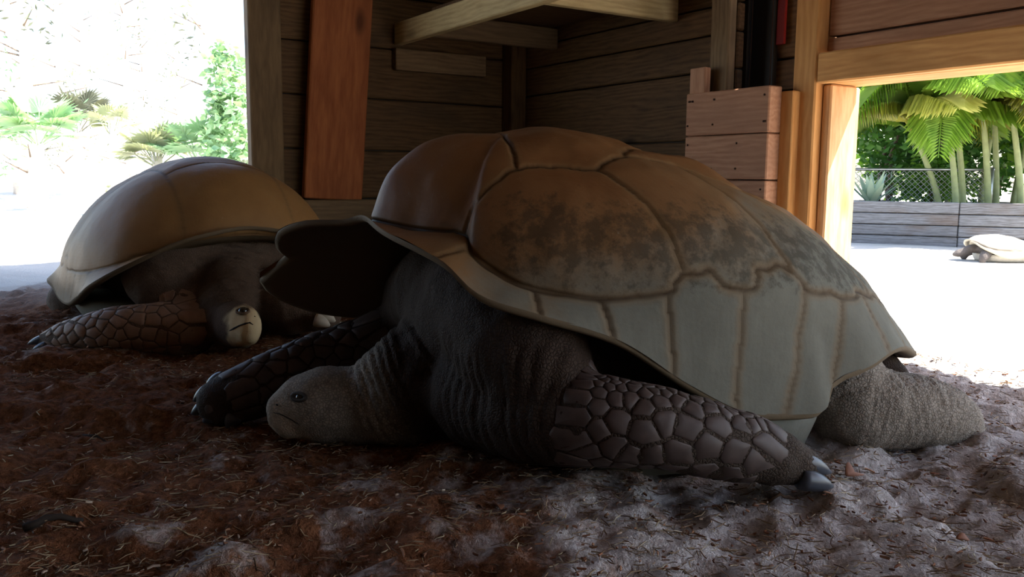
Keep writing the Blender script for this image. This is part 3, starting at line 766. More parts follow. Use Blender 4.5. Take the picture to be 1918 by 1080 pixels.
def hit(body, pose, x, y):
    """where the pixel's ray meets the skin, in the tortoise's frame"""
    bvh = BVHTree.FromPolygons([v.co.copy() for v in body.data.vertices], [tuple(p.vertices) for p in body.data.polygons])
    o = pose.loc(CP); d = pose.M @ ray(x, y); h = bvh.ray_cast(Vector(o), Vector(d).normalized()); return np.array(h[0]), np.array(h[1])
def face_line(parent, body, pose, pix, r, mat, name='mouth'):
    P = [hit(body, pose, *p)[0] for p in pix]; m = MB(); m.tube(P, [r * .5] + [r] * (len(P) - 2) + [r * .5], 6); obj(name, m.mesh(name), mat, parent)
def eyelid(parent, p, n, r, mat, squash=.82):
    n = n / np.linalg.norm(n); a = np.cross(n, [0, 0, 1.]); a /= np.linalg.norm(a); b = np.cross(n, a); m = MB()
    P = [p + n * r * .25 + (a * math.cos(t) * 1.15 + b * math.sin(t) * squash) * r for t in np.linspace(0, 2 * math.pi, 17)]
    m.tube(P, r * .28, 6, False); obj('eyelid', m.mesh('eyelid'), mat, parent)
def eye(parent, p, r, n=None):
    bmq = bmesh.new(); bmesh.ops.create_uvsphere(bmq, u_segments=16, v_segments=12, radius=r)
    mq = bpy.data.meshes.new('eye'); bmq.to_mesh(mq); bmq.free()
    for pl in mq.polygons: pl.use_smooth = True
    o = obj('eye', mq, MAT['eye'], parent); o.location = p
hx = np.array(hd[2]); hn = np.array(hd[3]); MAT['lid1'] = plain_mat('eyelid_skin', (.035, .026, .020), .7, var=.3, scale=90); MAT['mouth'] = plain_mat('mouth_line', (.012, .009, .007), .8)
e, en = hit(b1, T1, 560, 743); eye(b1, e - en * .0085, .012); eyelid(b1, e - en * .003, en, .0135, MAT['lid1'], .48)
eye(b1, (e[0], 2 * hn[1] - e[1], e[2]), .0105)
face_line(b1, b1, T1, [(512, 772), (524, 775), (540, 782), (558, 793), (574, 806)], .0011, MAT['mouth'])
face_line(b1, b1, T1, [(517, 757), (519, 758), (521, 759)], .0022, MAT['mouth'], 'nostril')

# ---- the second tortoise, facing the camera
A2 = math.atan2(-.80, .60)
T2 = Pose((-1.10, 2.98), A2)
B2s = [(.475, .12, .315), (.445, .20, .30), (.42, .265, .275), (.375, .325, .25), (.31, .365, .23), (.22, .395, .215), (.12, .41, .205), (.0, .415, .20), (-.12, .412, .20), (-.22, .395, .20), (-.31, .35, .20), (-.38, .28, .195), (-.44, .18, .19), (-.475, .08, .18)]
B2o = [(.46, .12, .335), (.42, .19, .33), (.40, .25, .315), (.36, .30, .295), (.30, .34, .28), (.22, .37, .272), (.12, .39, .268), (.0, .40, .265), (-.12, .395, .26), (-.22, .375, .25), (-.31, .33, .24), (-.38, .26, .23), (-.43, .17, .22), (-.455, .08, .215)]
B2 = [(.485, 0, .325)] + B2s + [(-.485, 0, .18)] + [(x, -y, z) for x, y, z in B2s[::-1]]
R2s = [(.515, .12, .335), (.50, .21, .31), (.46, .30, .265), (.39, .37, .22), (.29, .41, .175), (.18, .425, .13), (.06, .43, .10), (-.08, .43, .10), (-.20, .43, .125), (-.30, .43, .14), (-.40, .37, .14), (-.47, .26, .14), (-.51, .14, .13), (-.525, .07, .11)]
R2 = [(.50, 0, .35)] + R2s + [(-.53, 0, .10)] + [(x, -y, z) for x, y, z in R2s[::-1]]
S2 = Shell(B2, R2, .14, .555, [(2.2, 1.45), (2.2, 1.35), (2.1, 1.55)])
MAT['shell2'] = shell_mat('carapace_b', (.20, .098, .036), (.31, .175, .068), (.28, .22, .15), (.05, .035, .02), .4)
MAT['skin2'] = skin_mat('tortoise_skin_b', (.10, .065, .045), (.17, .12, .085), (.62, .50, .30))
t2 = empty('giant_tortoise', tuple(T2.O), (0, 0, T2.ang)); tag(t2, 'giant tortoise behind facing the viewer with pale face and rounded tan shell', 'tortoise', 'giant tortoises')
build_shell(t2, S2, 360, 84, 40, MAT['shell2'], MAT['lining1'], (.32, -.32, .40, .004, .11), relief=.6, dust_lo=.2, dust_hi=.05, stain=0, VJ=V_J_ROUND)
bm = bmesh.new()
ellipsoid(bm, (0, 0, .20), (.42, .34, .15)); ellipsoid(bm, (.32, 0, .19), (.15, .30, .14))
l2 = [(.33, -.20, .17), T2.pY(370, 612, 2.50), T2.pY(300, 614, 2.43), T2.pY(220, 617, 2.40), T2.pY(140, 626, 2.42), T2.pY(85, 637, 2.45)]
l2r = [(.10, .10), (.078, .078), (.074, .074), (.067, .067), (.048, .048), (.024, .024)]
tube_mesh(bm, l2, l2r)
r2 = [(.34, .18, .17), T2.pY(520, 570, 2.60), T2.pY(575, 580, 2.58), T2.pY(612, 592, 2.56)]
r2r = [.11, .09, .075, .045]
tube_mesh(bm, r2, r2r)
tube_mesh(bm, [(-.22, -.22, .14), (-.34, -.34, .07), (-.40, -.37, .05)], [.09, .075, .055]); tube_mesh(bm, [(-.22, .22, .14), (-.36, .30, .07)], [.09, .07])
n2 = [(.30, 0, .20), T2.pY(430, 560, 2.55), T2.pY(432, 598, 2.48), T2.pY(438, 610, 2.44)]
tube_mesh(bm, n2, [.12, .10, .075, .066])
h2 = [T2.pY(428, 606, 2.47), T2.pY(442, 608, 2.41), T2.pY(455, 612, 2.365), T2.pY(464, 616, 2.335)]
tube_mesh(bm, h2, [(.058, .060), (.062, .068), (.054, .062), (.036, .046)])
tube_mesh(bm, [(.30, -.10, .24), (.36, -.22, .20)], [.14, .11]); tube_mesh(bm, [(.30, .10, .24), (.36, .20, .20)], [.14, .11])
me = fuse(bm, .008, 7); nose2 = np.array(h2[-1])
def pale2(V):
    c = T2.pY(466, 612, 2.32); d = np.linalg.norm((V - c) * np.array([1, 1, .9]), axis=1)
    n = .02 * fbm(V[:, 0] * 28, V[:, 1] * 28, V[:, 2] * 28, 3, 61)
    return sstep(.085, .062, d + n) * sstep(c[2] + .085, c[2] + .05, V[:, 2] + n) * sstep(c[2] - .075, c[2] - .04, V[:, 2] + n)
# mouth line
b2 = finish_skin(t2, me, MAT['skin2'], folds=[(n2, .13, .022, .004, 0, .85)], pale=pale2, dust=lambda V: .5 * sstep(.06, 0, V[:, 2]))
MAT['scale2'] = plain_mat('leg_scale_b', (.24, .15, .10), .6, var=.4, scale=40)
scale_plates(b2, leg_seeds(l2, l2r, .032, .03, .38, .95, -60, 240, 8, 2500), MAT['scale2'])
for (x, y, Y, bx, by) in ((52, 640, 2.44, 85, 634), (60, 652, 2.42, 92, 645), (72, 660, 2.40, 100, 652)):
    claw(b2, T2.pY(bx, by, Y), T2.pY(x, y, Y), .013, MAT['claw'])
MAT['claw2'] = plain_mat('pale_claw', (.42, .38, .30), .5, var=.2, scale=40)
for (x, y, Y, bx, by) in ((628, 598, 2.53, 600, 588), (618, 606, 2.50, 590, 598)):
    claw(b2, T2.pY(bx, by, Y), T2.pY(x, y, Y), .02, MAT['claw2'])
e, en = hit(b2, T2, 455, 583); eye(b2, e - en * .000, .0135)
MAT['lid2'] = plain_mat('eyelid_skin_b', (.16, .10, .06), .7, var=.4, scale=90); eyelid(b2, e - en * .002, en, .0145, MAT['lid2'])
face_line(b2, b2, T2, [(430, 619), (438, 615), (448, 610), (459, 606), (468, 604), (474, 608)], .0028, MAT['mouth'])
face_line(b2, b2, T2, [(476, 592), (478, 593)], .0035, MAT['mouth'], 'nostril')
hc = np.array(h2[1]); hdv = np.array(h2[3]) - hc; 

# ---- the small tortoise in the sunny yard
T3 = Pose(tuple(on_ground(1872, 489)[:2]), math.pi - .1)
k3 = .40
t3 = empty('giant_tortoise', tuple(T3.O), (0, 0, T3.ang)); tag(t3, 'small pale tortoise walking in the bright yard before the plank fence', 'tortoise', 'giant tortoises')
B3 = [(x * k3, y * k3, z * k3) for x, y, z in B2]; R3 = [(x * k3 * .97, y * k3, z * k3) for x, y, z in R2]
S3 = Shell(B3, R3, .14 * k3, .43 * k3, [(2.1, 1.5), (2.1, 1.5), (2.1, 1.6)])
MAT['shell3'] = shell_mat('carapace_c', (.45, .42, .36), (.6, .56, .48), (.6, .56, .48), (.3, .28, .24), .4)
build_shell(t3, S3, 120, 30, 14, MAT['shell3'], MAT['shell3'], (.36 * k3, -.38 * k3, .40 * k3, .004, .05), relief=.35, dust_lo=.05, dust_hi=.01, stain=0)
bm = bmesh.new()
ellipsoid(bm, (0, 0, .08), (.17, .13, .055))
for sx, sy in ((1, 1), (1, -1), (-1, 1), (-1, -1)): tube_mesh(bm, [(.11 * sx, .09 * sy, .07), (.15 * sx, .13 * sy, .045), (.165 * sx, .14 * sy, .018)], [.035, .03, .024], 12)
tube_mesh(bm, [(.13, 0, .08), (.20, .01, .075), (.235, .01, .055)], [.035, .026, .024], 12); tube_mesh(bm, [(.225, .01, .058), (.265, .012, .046), (.285, .012, .042)], [.027, .024, .014], 12)
MAT['skin3'] = skin_mat('tortoise_skin_c', (.13, .11, .10), (.24, .21, .19), (.5, .45, .4)); me = fuse(bm, .006, 4); finish_skin(t3, me, MAT['skin3'])

# ------------------------------------------------------------------ the yard on the right
def leaves_mesh(name, P, size, rs, stretch=1.9, droop=.3, N=None):
    """one leaf per point: a folded lozenge with random direction"""
    n = len(P); d = rs.normal(size=(n, 3)); d[:, 2] = d[:, 2] * .6 - droop; d /= np.linalg.norm(d, axis=1)[:, None]
    u = rs.normal(size=(n, 3)); s = np.cross(d, u); s /= np.linalg.norm(s, axis=1)[:, None]; nn = np.cross(s, d)
    L = (size * rs.uniform(.6, 1.3, n))[:, None]; W = L / stretch
    V = np.stack([P, P + d * L * .5 + s * W * .5 + nn * W * .14, P + d * L, P + d * L * .5 - s * W * .5 + nn * W * .14], 1).reshape(-1, 3)
    k = np.arange(n)[:, None] * 4; F = np.concatenate([k + np.array([[0, 1, 2]]), k + np.array([[0, 2, 3]])])
    me = bpy.data.meshes.new(name); me.vertices.add(len(V)); me.vertices.foreach_set('co', V.astype(np.float32).ravel())
    me.loops.add(F.size); me.loops.foreach_set('vertex_index', F.ravel().astype(np.int32)); me.polygons.add(len(F)); me.polygons.foreach_set('loop_start', np.arange(0, F.size, 3, dtype=np.int32)); me.update(calc_edges=True)
    return me
def bush(name, label, cat, base, r, n, size, mat, seed, group=None, trunk=None, lobes=7, droop=.3, stretch=1.9):
    rs = np.random.default_rng(seed); root = empty(name, tuple(base)); tag(root, label, cat, group)
    C = [np.array([0, 0, r[2] * .9])] + [np.array([rs.uniform(-.7, .7) * r[0], rs.uniform(-.7, .7) * r[1], r[2] * rs.uniform(.45, 1.5)]) for _ in range(lobes)]
    per = n // len(C); P = []
    for c in C:
        k = rs.uniform(.38, .62); d = rs.normal(size=(per, 3)); d /= np.linalg.norm(d, axis=1)[:, None]; q = rs.uniform(.55, 1.0, per) ** .5
        P.append(c + d * q[:, None] * np.array(r) * k)
    P = np.concatenate(P); P = P[P[:, 2] > .03]
    obj('foliage', leaves_mesh('foliage', P, size, rs, droop=droop, stretch=stretch), mat, root)
    for i in range(3):
        m = MB(); a = rs.uniform(0, 6.28); e = np.array([math.cos(a) * r[0] * .35, math.sin(a) * r[1] * .35, r[2] * 1.1])
        m.tube([(0, 0, -.05), e * .4 + rs.normal(size=3) * .03, e], [.03 * max(r), .02 * max(r), .008 * max(r)], 7); obj('stem', m.mesh('stem'), trunk or MAT['bark'], root)
    return root
MAT['bark'] = plain_mat('bark', (.16, .12, .09), .9, var=.5, scale=30)
MAT['palebark'] = plain_mat('overexposed_bark', (.62, .55, .48), .9, var=.25, scale=25)  # bark colour paled so the left trunks and stems look overexposed
MAT['leaf_dark'] = leaf_mat('dark_leaf', (.04, .13, .03), (.11, .28, .05), .35)
MAT['leaf_mid'] = leaf_mat('mid_leaf', (.10, .26, .03), (.28, .48, .07), .45)
MAT['palm'] = leaf_mat('palm_leaf', (.17, .34, .03), (.40, .58, .08), .5, .38)
MAT['palmy'] = leaf_mat('yellow_palm_leaf', (.48, .50, .08), (.70, .68, .20), .5, .4)
MAT['cane'] = plain_mat('palm_cane', (.32, .36, .16), .5, var=.35, scale=16)
MAT['darkbark'] = plain_mat('dark_bark', (.03, .02, .014), .9, var=.4, scale=40)
MAT['agave'] = leaf_mat('agave_leaf', (.35, .48, .36), (.55, .66, .52), .2)
MAT['leaf_pale'] = leaf_mat('overexposed_leaf', (.20, .38, .22), (.46, .64, .36), .35, .35)  # leaf colour paled to stand in for overexposure in the left opening
MAT['leaf_pale2'] = leaf_mat('overexposed_leaf_b', (.26, .28, .19), (.46, .50, .33), .35, .35)  # same overexposure put into a greyer leaf colour
MAT['leaf_dim'] = leaf_mat('dull_leaf', (.09, .10, .07), (.20, .21, .15), .2, .6)
MAT['mulchsoil'] = plain_mat('soil', (.16, .11, .07), .95, var=.4, scale=20)

# low plank retaining wall
PW0, PW1 = on_ground(1597, 455), on_ground(1918, 466); dw = PW1 - PW0; Lw = np.linalg.norm(dw); dw /= Lw; nw = np.array([-dw[1], dw[0], 0])
zw = [on_plane(1597, y, PW0, nw)[2] for y in (455, 438, 418, 397, 375)]; zw[0] = -.03
pwall = empty('plank_fence', tuple((PW0 + PW1) / 2)); tag(pwall, 'low weathered grey plank fence across the sunny yard', 'fence')
for a, b_ in zip(zw[:-1], zw[1:]):
    for k, (u, v) in enumerate(((-2.2, -.1), (-.095, Lw * .62), (Lw * .62 + .006, Lw + 1.5), (Lw + 1.506, Lw + 4.0))):
        of = rng.uniform(-.006, .006)
        board('board', PW0 + dw * u + nw * of + Z3 * (a + b_) / 2, PW0 + dw * v + nw * of + Z3 * (a + b_) / 2, Z3, b_ - a - .006, .04, MAT['grey'], pwall, .006)
for u in (-1.0, .35, Lw * .62, Lw + .6, Lw + 1.5, Lw + 3.0):
    board('post', PW0 + dw * u + nw * .06 + Z3 * -.03, PW0 + dw * u + nw * .06 + Z3 * (zw[-1] - .01), dw, .06, .06, MAT['grey'], pwall, .004)
# planting bed held up by the fence
pb = MB(); q0 = PW0 - dw * 2.2 + nw * .10; q1 = PW0 + dw * (Lw + 4.0) + nw * .10; nseg = 40; g_ = []
for i in range(nseg + 1):
    for j in range(7):
        p = q0 + (q1 - q0) * i / nseg + nw * j * .5; g_.append(p + Z3 * (zw[-1] - .06 + .03 * float(vnoise(p[0] * 3, p[1] * 3, 0, 4)) - (0.5 if j == 6 else 0)))
pb.add(g_, [(i * 7 + j, (i + 1) * 7 + j, (i + 1) * 7 + j + 1, i * 7 + j + 1) for i in range(nseg) for j in range(6)])
tag(obj('planting_bed', pb.mesh('planting_bed'), MAT['mulchsoil']), 'raised bed of soil behind the low plank fence', 'planting bed')
ZB = zw[-1] - .06

# chain link fence
cf0 = PW0 - dw * 1.6 + nw * .55; cf1 = PW0 + dw * 1.05 + nw * .55; Lc = np.linalg.norm(cf1 - cf0); ztop = on_plane(1650, 317, cf0, nw)[2]; zb = ZB - .02
cf = empty('chain_link_fence', tuple((cf0 + cf1) / 2)); tag(cf, 'silver chain link fence standing behind the plank fence', 'fence')
def child(name, mb, mat, root, smooth=True):
    o = obj(name, mb.mesh(name, smooth), mat); o.parent = root; o.matrix_parent_inverse = pw(root).inverted(); return o
m = MB(); hh = ztop - zb; u = -hh
while u < Lc:
    for sgn in (1, -1):
        a0 = max(0, u); b0 = min(Lc, u + hh)
        if b0 - a0 < .02: continue
        za, zz = ((a0 - u), (b0 - u)) if sgn > 0 else (hh - (a0 - u), hh - (b0 - u))
        m.tube([cf0 + dw * a0 + Z3 * (zb + za) + nw * .003 * sgn, cf0 + dw * b0 + Z3 * (zb + zz) + nw * .003 * sgn], .0024, 3, False)
    u += .045
tag(child('wire_mesh', m, MAT['metal'], cf), kind='stuff')
m = MB(); m.tube([cf0 + Z3 * ztop, cf1 + Z3 * ztop], .012, 8); child('rail', m, MAT['metal'], cf)
for u in (0.05, Lc * .5, Lc - .02):
    m = MB(); m.tube([cf0 + dw * u + Z3 * (zb - .1), cf0 + dw * u + Z3 * (ztop + .02)], .018, 8); child('post', m, MAT['metal'], cf)

# agave by the fence
ag = empty('agave', tuple(PW0 + dw * .12 + nw * .32 + Z3 * ZB)); tag(ag, 'pale grey green agave growing behind the plank fence', 'plant')
for i in range(13):
    a = i * 2.4; tl = .9 - .05 * i; L = .26 + .06 * rng.random(); V = []; F = []
    for j in range(6):
        t = j / 5; wd = .03 * math.sin(math.pi * (.18 + .82 * t)) + .002; out = L * t * math.sin(tl) ; up = L * t * math.cos(tl) + .01
        for s_, dz in ((-1, .008), (0, 0), (1, .008)): V.append((math.cos(a) * out - math.sin(a) * wd * s_, math.sin(a) * out + math.cos(a) * wd * s_, up + dz))
    for j in range(5):
        for s_ in (0, 1): F.append((j * 3 + s_, j * 3 + s_ + 1, j * 3 + s_ + 4, j * 3 + s_ + 3))
    obj('leaf', mesh_from('leaf', V, F), MAT['agave'], ag)

# palms
def frond_mesh(L, droop, rs, nl=36, ll=.36):
    m = MB(); P = []; 
    for i in range(15):
        t = i / 14; P.append(np.array([L * (t * .62 + .2 * t * t) , 0, L * (.80 * t - droop * t * t * 1.0)]))
    m.tube(P, [.010 * (1 - .85 * i / 14) + .0015 for i in range(15)], 5)
    for i in range(nl):
        t = .14 + .86 * i / nl; f = t * 14; k = min(int(f), 13); p = P[k] + (P[k + 1] - P[k]) * (f - k); tan = P[k + 1] - P[k]; tan /= np.linalg.norm(tan)
        for s_ in (-1, 1):
            l = ll * math.sin(math.pi * min(1, .22 + .74 * t)) * rs.uniform(.85, 1.1) + .03; w = .0068
            d = tan * .62 + np.array([0, s_ * .75, .22]); d /= np.linalg.norm(d); sd = np.cross(d, [0, 0, 1.]); sd /= np.linalg.norm(sd)
            q1 = p + d * l * .5; q2 = p + d * l + np.array([0, 0, -.55 * l])
            m.add([p, q1 + sd * w, q2, q1 - sd * w], [(0, 1, 2), (0, 2, 3)])
    return m.mesh('frond', False)
rsP = np.random.default_rng(12)
fronds = [frond_mesh(rsP.uniform(1.0, 1.25), dr, rsP) for dr in (.42, .55, .68, .82, .98)]
def palm(label, base, canes, seed, nfr=9, sc=1.05, ymix=.16):
    rs = np.random.default_rng(seed); root = empty('areca_palm', tuple(base)); tag(root, label, 'palm', 'areca palms behind the plank fence')
    for (dx, dy, lx, ly, h) in canes:
        m = MB(); n = 9; pts = [np.array([dx + lx * (i / n) ** 1.4, dy + ly * (i / n) ** 1.4, -.05 + (h + .05) * i / n]) for i in range(n + 1)]
        m.tube(pts, [.030 - .010 * i / n for i in range(n + 1)], 8); obj('cane', m.mesh('cane'), MAT['cane'], root)
        a0 = rs.uniform(0, 6.28)
        for k in range(nfr):
            a = a0 + k * 2 * math.pi / nfr + rs.uniform(-.35, .35); me = fronds[rs.integers(0, 5)]
            me2 = me
            y = rs.random() < ymix
            if y: me2 = me.copy(); me2.materials.clear(); me2.materials.append(MAT['palmy'])
            elif not me.materials: me.materials.append(MAT['palm'])
            o = bpy.data.objects.new('frond', me2); link(o, root); o.location = pts[-1]; s_ = sc * rs.uniform(.8, 1.15); o.scale = (s_, s_, s_); o.rotation_euler = (rs.uniform(-.2, .2), rs.uniform(-.35, .25), a)
    return root
def bed(x, dn, dz=0):   # point on the planting bed under image column x, dn metres behind the fence
    p = on_plane(x, 400, PW0 + nw * dn, nw); return np.array([p[0], p[1], ZB + dz])
palm('areca palm with thin canes at the left of the palm row', bed(1790, .45), [(0, 0, -.10, .05, .72), (.10, .08, -.16, 0, .95), (-.06, .15, -.22, .1, .62)], 3)
palm('areca palm with tall pale cane in the middle of the palm row', bed(1850, .55), [(0, 0, -.14, 0, .95), (.12, .1, -.02, .1, .80)], 5)
palm('areca palm at the right of the palm row by the frame edge', bed(1912, .50), [(0, 0, -.16, 0, .85), (.1, .06, .0, .05, 1.05), (.2, .1, .08, 0, .8)], 8)
palm('areca palm standing further back behind the palm row', bed(1835, 1.5), [(0, 0, .1, 0, 1.2), (.3, 0, .2, 0, 1.1), (-.25, .1, -.2, 0, 1.0)], 11, sc=1.25)
palm('areca palm furthest right in the back of the row', bed(1930, 1.6), [(0, 0, .1, 0, 1.2), (.25, 0, .2, 0, 1.35)], 13, sc=1.25)
# broadleaf shrubs behind
GB = 'broadleaf shrubs behind the chain link fence'
bush('broadleaf_shrub', 'dense dark green shrub beside the sunlit jamb', 'shrub', bed(1640, 1.3), (.75, .6, .85), 3600, .085, MAT['leaf_dark'], 21, GB)
bush('broadleaf_shrub', 'dark green shrub between the jamb shrub and the palms', 'shrub', bed(1740, 1.9), (.9, .6, .8), 3600, .085, MAT['leaf_dark'], 22, GB)
bush('broadleaf_shrub', 'brighter green shrub rising above the dark shrubs', 'shrub', bed(1665, 2.6), (1.1, .7, 1.15), 4200, .10, MAT['leaf_mid'], 23, GB)
bush('broadleaf_shrub', 'tall green shrub filling the space behind the palms', 'shrub', bed(1850, 2.8), (1.3, .7, 1.3), 4600, .10, MAT['leaf_mid'], 24, GB)
bush('broadleaf_shrub', 'tall green shrub behind the rightmost palm', 'shrub', bed(1985, 2.6), (1.3, .7, 1.35), 4200, .10, MAT['leaf_mid'], 25, GB)
bush('broadleaf_shrub', 'tall green shrub beyond the right end of the palms', 'shrub', bed(1985, 2.2) + dw * 1.6, (1.2, .7, 1.2), 3600, .10, MAT['leaf_mid'], 27, GB)
bush('broadleaf_shrub', 'small yellow green bush at the foot of the palms', 'shrub', bed(1752, .9), (.28, .28, .30), 900, .06, MAT['leaf_mid'], 26, GB)

# ------------------------------------------------------------------ the glaring wood on the left
def far(x, Y, z=None):
    p = at_y(x, 330, Y); return np.array([p[0], p[1], float(ground_h(p[0], p[1]))])
def zpix(x, y, Y): return at_y(x, y, Y)[2]
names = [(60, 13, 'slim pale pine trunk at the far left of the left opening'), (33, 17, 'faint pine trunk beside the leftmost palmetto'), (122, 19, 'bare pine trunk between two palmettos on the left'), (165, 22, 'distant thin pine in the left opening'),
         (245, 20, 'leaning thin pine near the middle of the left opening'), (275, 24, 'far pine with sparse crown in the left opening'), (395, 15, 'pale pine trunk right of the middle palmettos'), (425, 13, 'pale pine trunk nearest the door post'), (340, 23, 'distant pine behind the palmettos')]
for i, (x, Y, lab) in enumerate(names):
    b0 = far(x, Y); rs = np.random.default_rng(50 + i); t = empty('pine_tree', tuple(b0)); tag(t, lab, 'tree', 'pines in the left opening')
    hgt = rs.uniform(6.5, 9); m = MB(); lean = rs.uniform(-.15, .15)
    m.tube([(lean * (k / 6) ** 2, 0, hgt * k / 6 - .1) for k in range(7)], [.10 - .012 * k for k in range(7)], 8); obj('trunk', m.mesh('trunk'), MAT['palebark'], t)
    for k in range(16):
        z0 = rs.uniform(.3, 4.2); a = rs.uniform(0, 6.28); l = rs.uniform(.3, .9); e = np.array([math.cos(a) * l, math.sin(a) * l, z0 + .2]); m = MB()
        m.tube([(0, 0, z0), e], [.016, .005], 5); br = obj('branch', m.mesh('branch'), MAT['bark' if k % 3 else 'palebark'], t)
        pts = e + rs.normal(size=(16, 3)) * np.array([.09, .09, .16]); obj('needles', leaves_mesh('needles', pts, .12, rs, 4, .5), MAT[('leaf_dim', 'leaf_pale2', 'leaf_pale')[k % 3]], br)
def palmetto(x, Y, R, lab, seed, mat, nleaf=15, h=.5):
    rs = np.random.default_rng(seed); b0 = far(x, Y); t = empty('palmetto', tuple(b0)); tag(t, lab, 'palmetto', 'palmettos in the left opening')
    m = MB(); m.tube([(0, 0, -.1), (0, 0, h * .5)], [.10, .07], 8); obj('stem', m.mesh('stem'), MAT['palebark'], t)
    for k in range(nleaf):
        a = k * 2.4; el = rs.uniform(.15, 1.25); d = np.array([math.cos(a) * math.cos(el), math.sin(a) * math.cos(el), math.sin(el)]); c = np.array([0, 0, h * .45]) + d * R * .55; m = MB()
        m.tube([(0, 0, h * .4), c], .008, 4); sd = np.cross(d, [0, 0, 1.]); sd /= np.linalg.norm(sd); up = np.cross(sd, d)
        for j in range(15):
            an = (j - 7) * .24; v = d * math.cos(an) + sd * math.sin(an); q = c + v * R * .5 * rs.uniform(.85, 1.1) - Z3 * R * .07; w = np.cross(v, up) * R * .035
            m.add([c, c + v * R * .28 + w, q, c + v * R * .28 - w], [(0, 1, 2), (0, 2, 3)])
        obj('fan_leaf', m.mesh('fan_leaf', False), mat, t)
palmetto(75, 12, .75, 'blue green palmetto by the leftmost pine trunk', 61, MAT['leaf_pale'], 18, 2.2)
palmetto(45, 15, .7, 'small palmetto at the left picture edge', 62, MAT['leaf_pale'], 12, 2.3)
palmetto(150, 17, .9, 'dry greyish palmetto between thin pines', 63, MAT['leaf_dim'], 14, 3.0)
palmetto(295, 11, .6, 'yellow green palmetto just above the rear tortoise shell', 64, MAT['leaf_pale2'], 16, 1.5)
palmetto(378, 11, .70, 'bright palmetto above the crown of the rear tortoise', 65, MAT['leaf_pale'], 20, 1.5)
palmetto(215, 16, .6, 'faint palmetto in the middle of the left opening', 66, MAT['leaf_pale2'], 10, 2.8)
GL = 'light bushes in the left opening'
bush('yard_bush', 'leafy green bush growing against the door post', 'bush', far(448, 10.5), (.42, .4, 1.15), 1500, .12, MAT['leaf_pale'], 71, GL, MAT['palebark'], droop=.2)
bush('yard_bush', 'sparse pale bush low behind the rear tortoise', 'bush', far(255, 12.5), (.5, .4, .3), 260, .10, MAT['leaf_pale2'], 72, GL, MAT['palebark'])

# ------------------------------------------------------------------ litter on the sand
def scatter(n, rs, x0=-2.0, x1=2.2, y0=.85, y1=3.6, pw_=1.6):
    y = y0 + (y1 - y0) * rs.random(n) ** pw_; x = (x0 + (x1 - x0) * rs.random(n)) * (.45 + .55 * (y - y0) / (y1 - y0)) + .1
    k = fbm(x * 2.2, y * 2.2, octv=3, seed=15) + rs.random(n) * 1.1 > .25
    k &= ((x - CORNER[0]) * BL[0] + (y - CORNER[1]) * BL[1]) < -.1
    return x[k], y[k]
def straw(n, seed, lmin, lmax, r, name, mat, label):
    rs = np.random.default_rng(seed); x, y = scatter(n, rs); m = len(x); h = ground_h(x, y)
    a = rs.uniform(0, 2 * math.pi, m); L = rs.uniform(lmin, lmax, m) * (.6 + .8 * rs.random(m) ** 2); tilt = rs.normal(0, .16, m) + .05; bend = rs.normal(0, .45, m); rad = r * rs.uniform(.6, 1.3, m)
    V = np.zeros((m, 9, 3))
    for j, t in enumerate((-.5, 0, .5)):
        an = a + bend * t; px = x + np.cos(an) * L * t; py = y + np.sin(an) * L * t; pz = np.maximum(h + .004 + np.sin(tilt) * L * t + np.abs(bend) * L * .06 * (1 - 4 * t * t), ground_h(px, py) + .001)
        for k in range(3):
            b_ = 2 * math.pi * k / 3; rr = rad * (1 - .35 * abs(t))
            V[:, j * 3 + k] = np.stack([px - np.sin(an) * rr * math.cos(b_), py + np.cos(an) * rr * math.cos(b_), pz + rr * math.sin(b_)], -1)
    f = []
    for j in (0, 1):
        for k in range(3): f.append((j * 3 + k, j * 3 + (k + 1) % 3, j * 3 + 3 + (k + 1) % 3, j * 3 + 3 + k))
    F = (np.arange(m)[:, None, None] * 9 + np.array(f)[None]).reshape(-1, 4); VV = V.reshape(-1, 3)
    me = bpy.data.meshes.new(name); me.vertices.add(len(VV)); me.vertices.foreach_set('co', VV.astype(np.float32).ravel()); me.loops.add(F.size); me.loops.foreach_set('vertex_index', F.ravel().astype(np.int32))
    me.polygons.add(len(F)); me.polygons.foreach_set('loop_start', np.arange(0, F.size, 4, dtype=np.int32)); me.update(calc_edges=True)
    attr(me, 'tone', np.repeat(rs.random(m), 9))
    return tag(obj(name, me, mat), label, 'litter', kind='stuff')
def litter_mat(name, stops):
    m, nt, b = new_mat(name); nt.links.new(ramp(nt, attr_n(nt, 'tone').outputs['Fac'], stops), b.inputs['Base Color']); b.inputs['Roughness'].default_value = .85; return m
MAT['straw'] = litter_mat('straw', [(0, (.10, .05, .025)), (.45, (.22, .13, .07)), (.85, (.38, .29, .17)), (1, (.60, .52, .38))])
MAT['chip'] = litter_mat('chips', [(0, (.10, .045, .025)), (.5, (.24, .09, .04)), (.8, (.38, .19, .10)), (1, (.62, .52, .42))])
straw(20000, 81, .008, .028, .0009, 'straw_litter', MAT['straw'], 'loose straw and fine fibres strewn over the sand')
straw(6000, 82, .004, .013, .0019, 'bark_litter', MAT['chip'], 'small bark chips and droppings mixed into the sand')
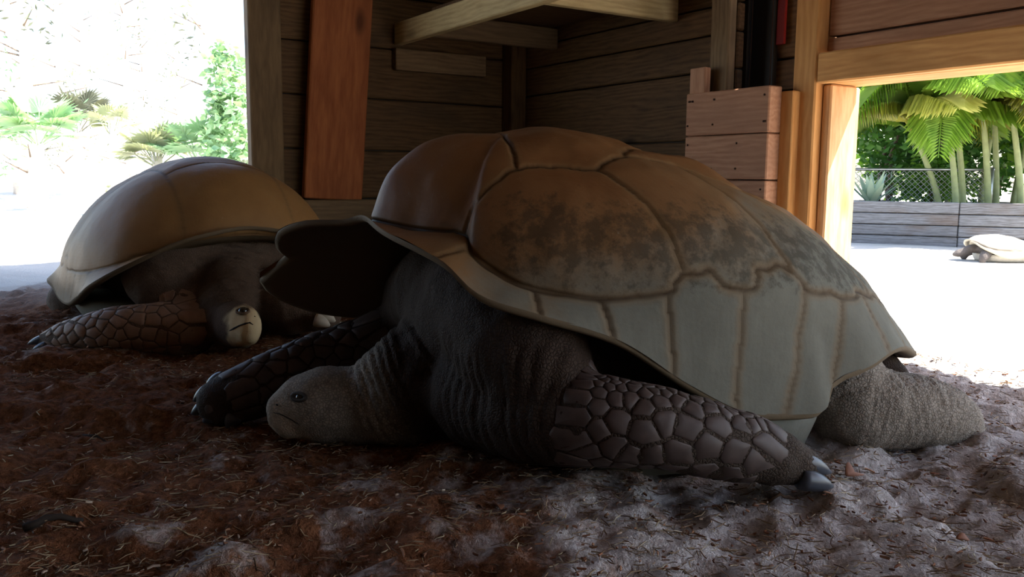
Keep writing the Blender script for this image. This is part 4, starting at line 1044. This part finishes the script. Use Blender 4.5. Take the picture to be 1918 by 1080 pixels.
def twig(x, y, L, ang, r, lab, mat):
    p = on_ground(x, y); t = empty('twig', (0, 0, 0)); bpy.data.objects.remove(t)
    P = [p + np.array([math.cos(ang), math.sin(ang), 0]) * L * (k / 5 - .5) + np.array([0, 0, 0]) for k in range(6)]
    P = [np.array([q[0] + .004 * math.sin(i * 2.1), q[1], float(ground_h(q[0], q[1])) + r * 1.2]) for i, q in enumerate(P)]
    m = MB(); m.tube(P, [r * (1 - .1 * k) for k in range(6)], 7); tag(obj('twig', m.mesh('twig'), mat), lab, 'twig')
twig(105, 1012, .075, .45, .006, 'dark twig lying in the lower left corner', MAT['darkbark'])
twig(205, 815, .10, .05, .006, 'dark twig lying left below the stretched foot', MAT['darkbark'])
twig(1480, 942, .07, .1, .003, 'pale straw stalk lying before the claws', MAT['straw'])
twig(1240, 885, .06, -.1, .003, 'pale stalk lying under the scaly leg', MAT['pale'])
MAT['dryleaf'] = plain_mat('dry_leaf', (.22, .085, .04), .7, var=.3, scale=40)
def dry_leaf(x, y, L, ang, lab, tilt=.5):
    p = on_ground(x, y, .01); V = []; F = []; n = 7
    for i in range(n):
        t = i / (n - 1); w = L * .32 * math.sin(math.pi * (.06 + .9 * t))
        for s_ in (-1, 0, 1): V.append((L * (t - .5), w * s_, abs(s_) * w * .5 + L * .12 * math.sin(t * 3)))
    for i in range(n - 1):
        for k in (0, 1): F.append((i * 3 + k, i * 3 + k + 1, i * 3 + k + 4, i * 3 + k + 3))
    o = obj('dry_leaf', mesh_from('dry_leaf', V, F), MAT['dryleaf']); o.location = (p[0], p[1], float(ground_h(p[0], p[1])) + L * .16); o.rotation_euler = (tilt, .2, ang); sol = o.modifiers.new('s', 'SOLIDIFY'); sol.thickness = .0012
    tag(o, lab, 'leaf')
dry_leaf(1592, 905, .05, .9, 'curled brown leaf right beside the claw tips')
dry_leaf(1802, 1004, .022, .3, 'small orange leaf scrap at the lower right')
dry_leaf(930, 955, .03, 2.0, 'reddish leaf scrap on the sand below the scaly leg')
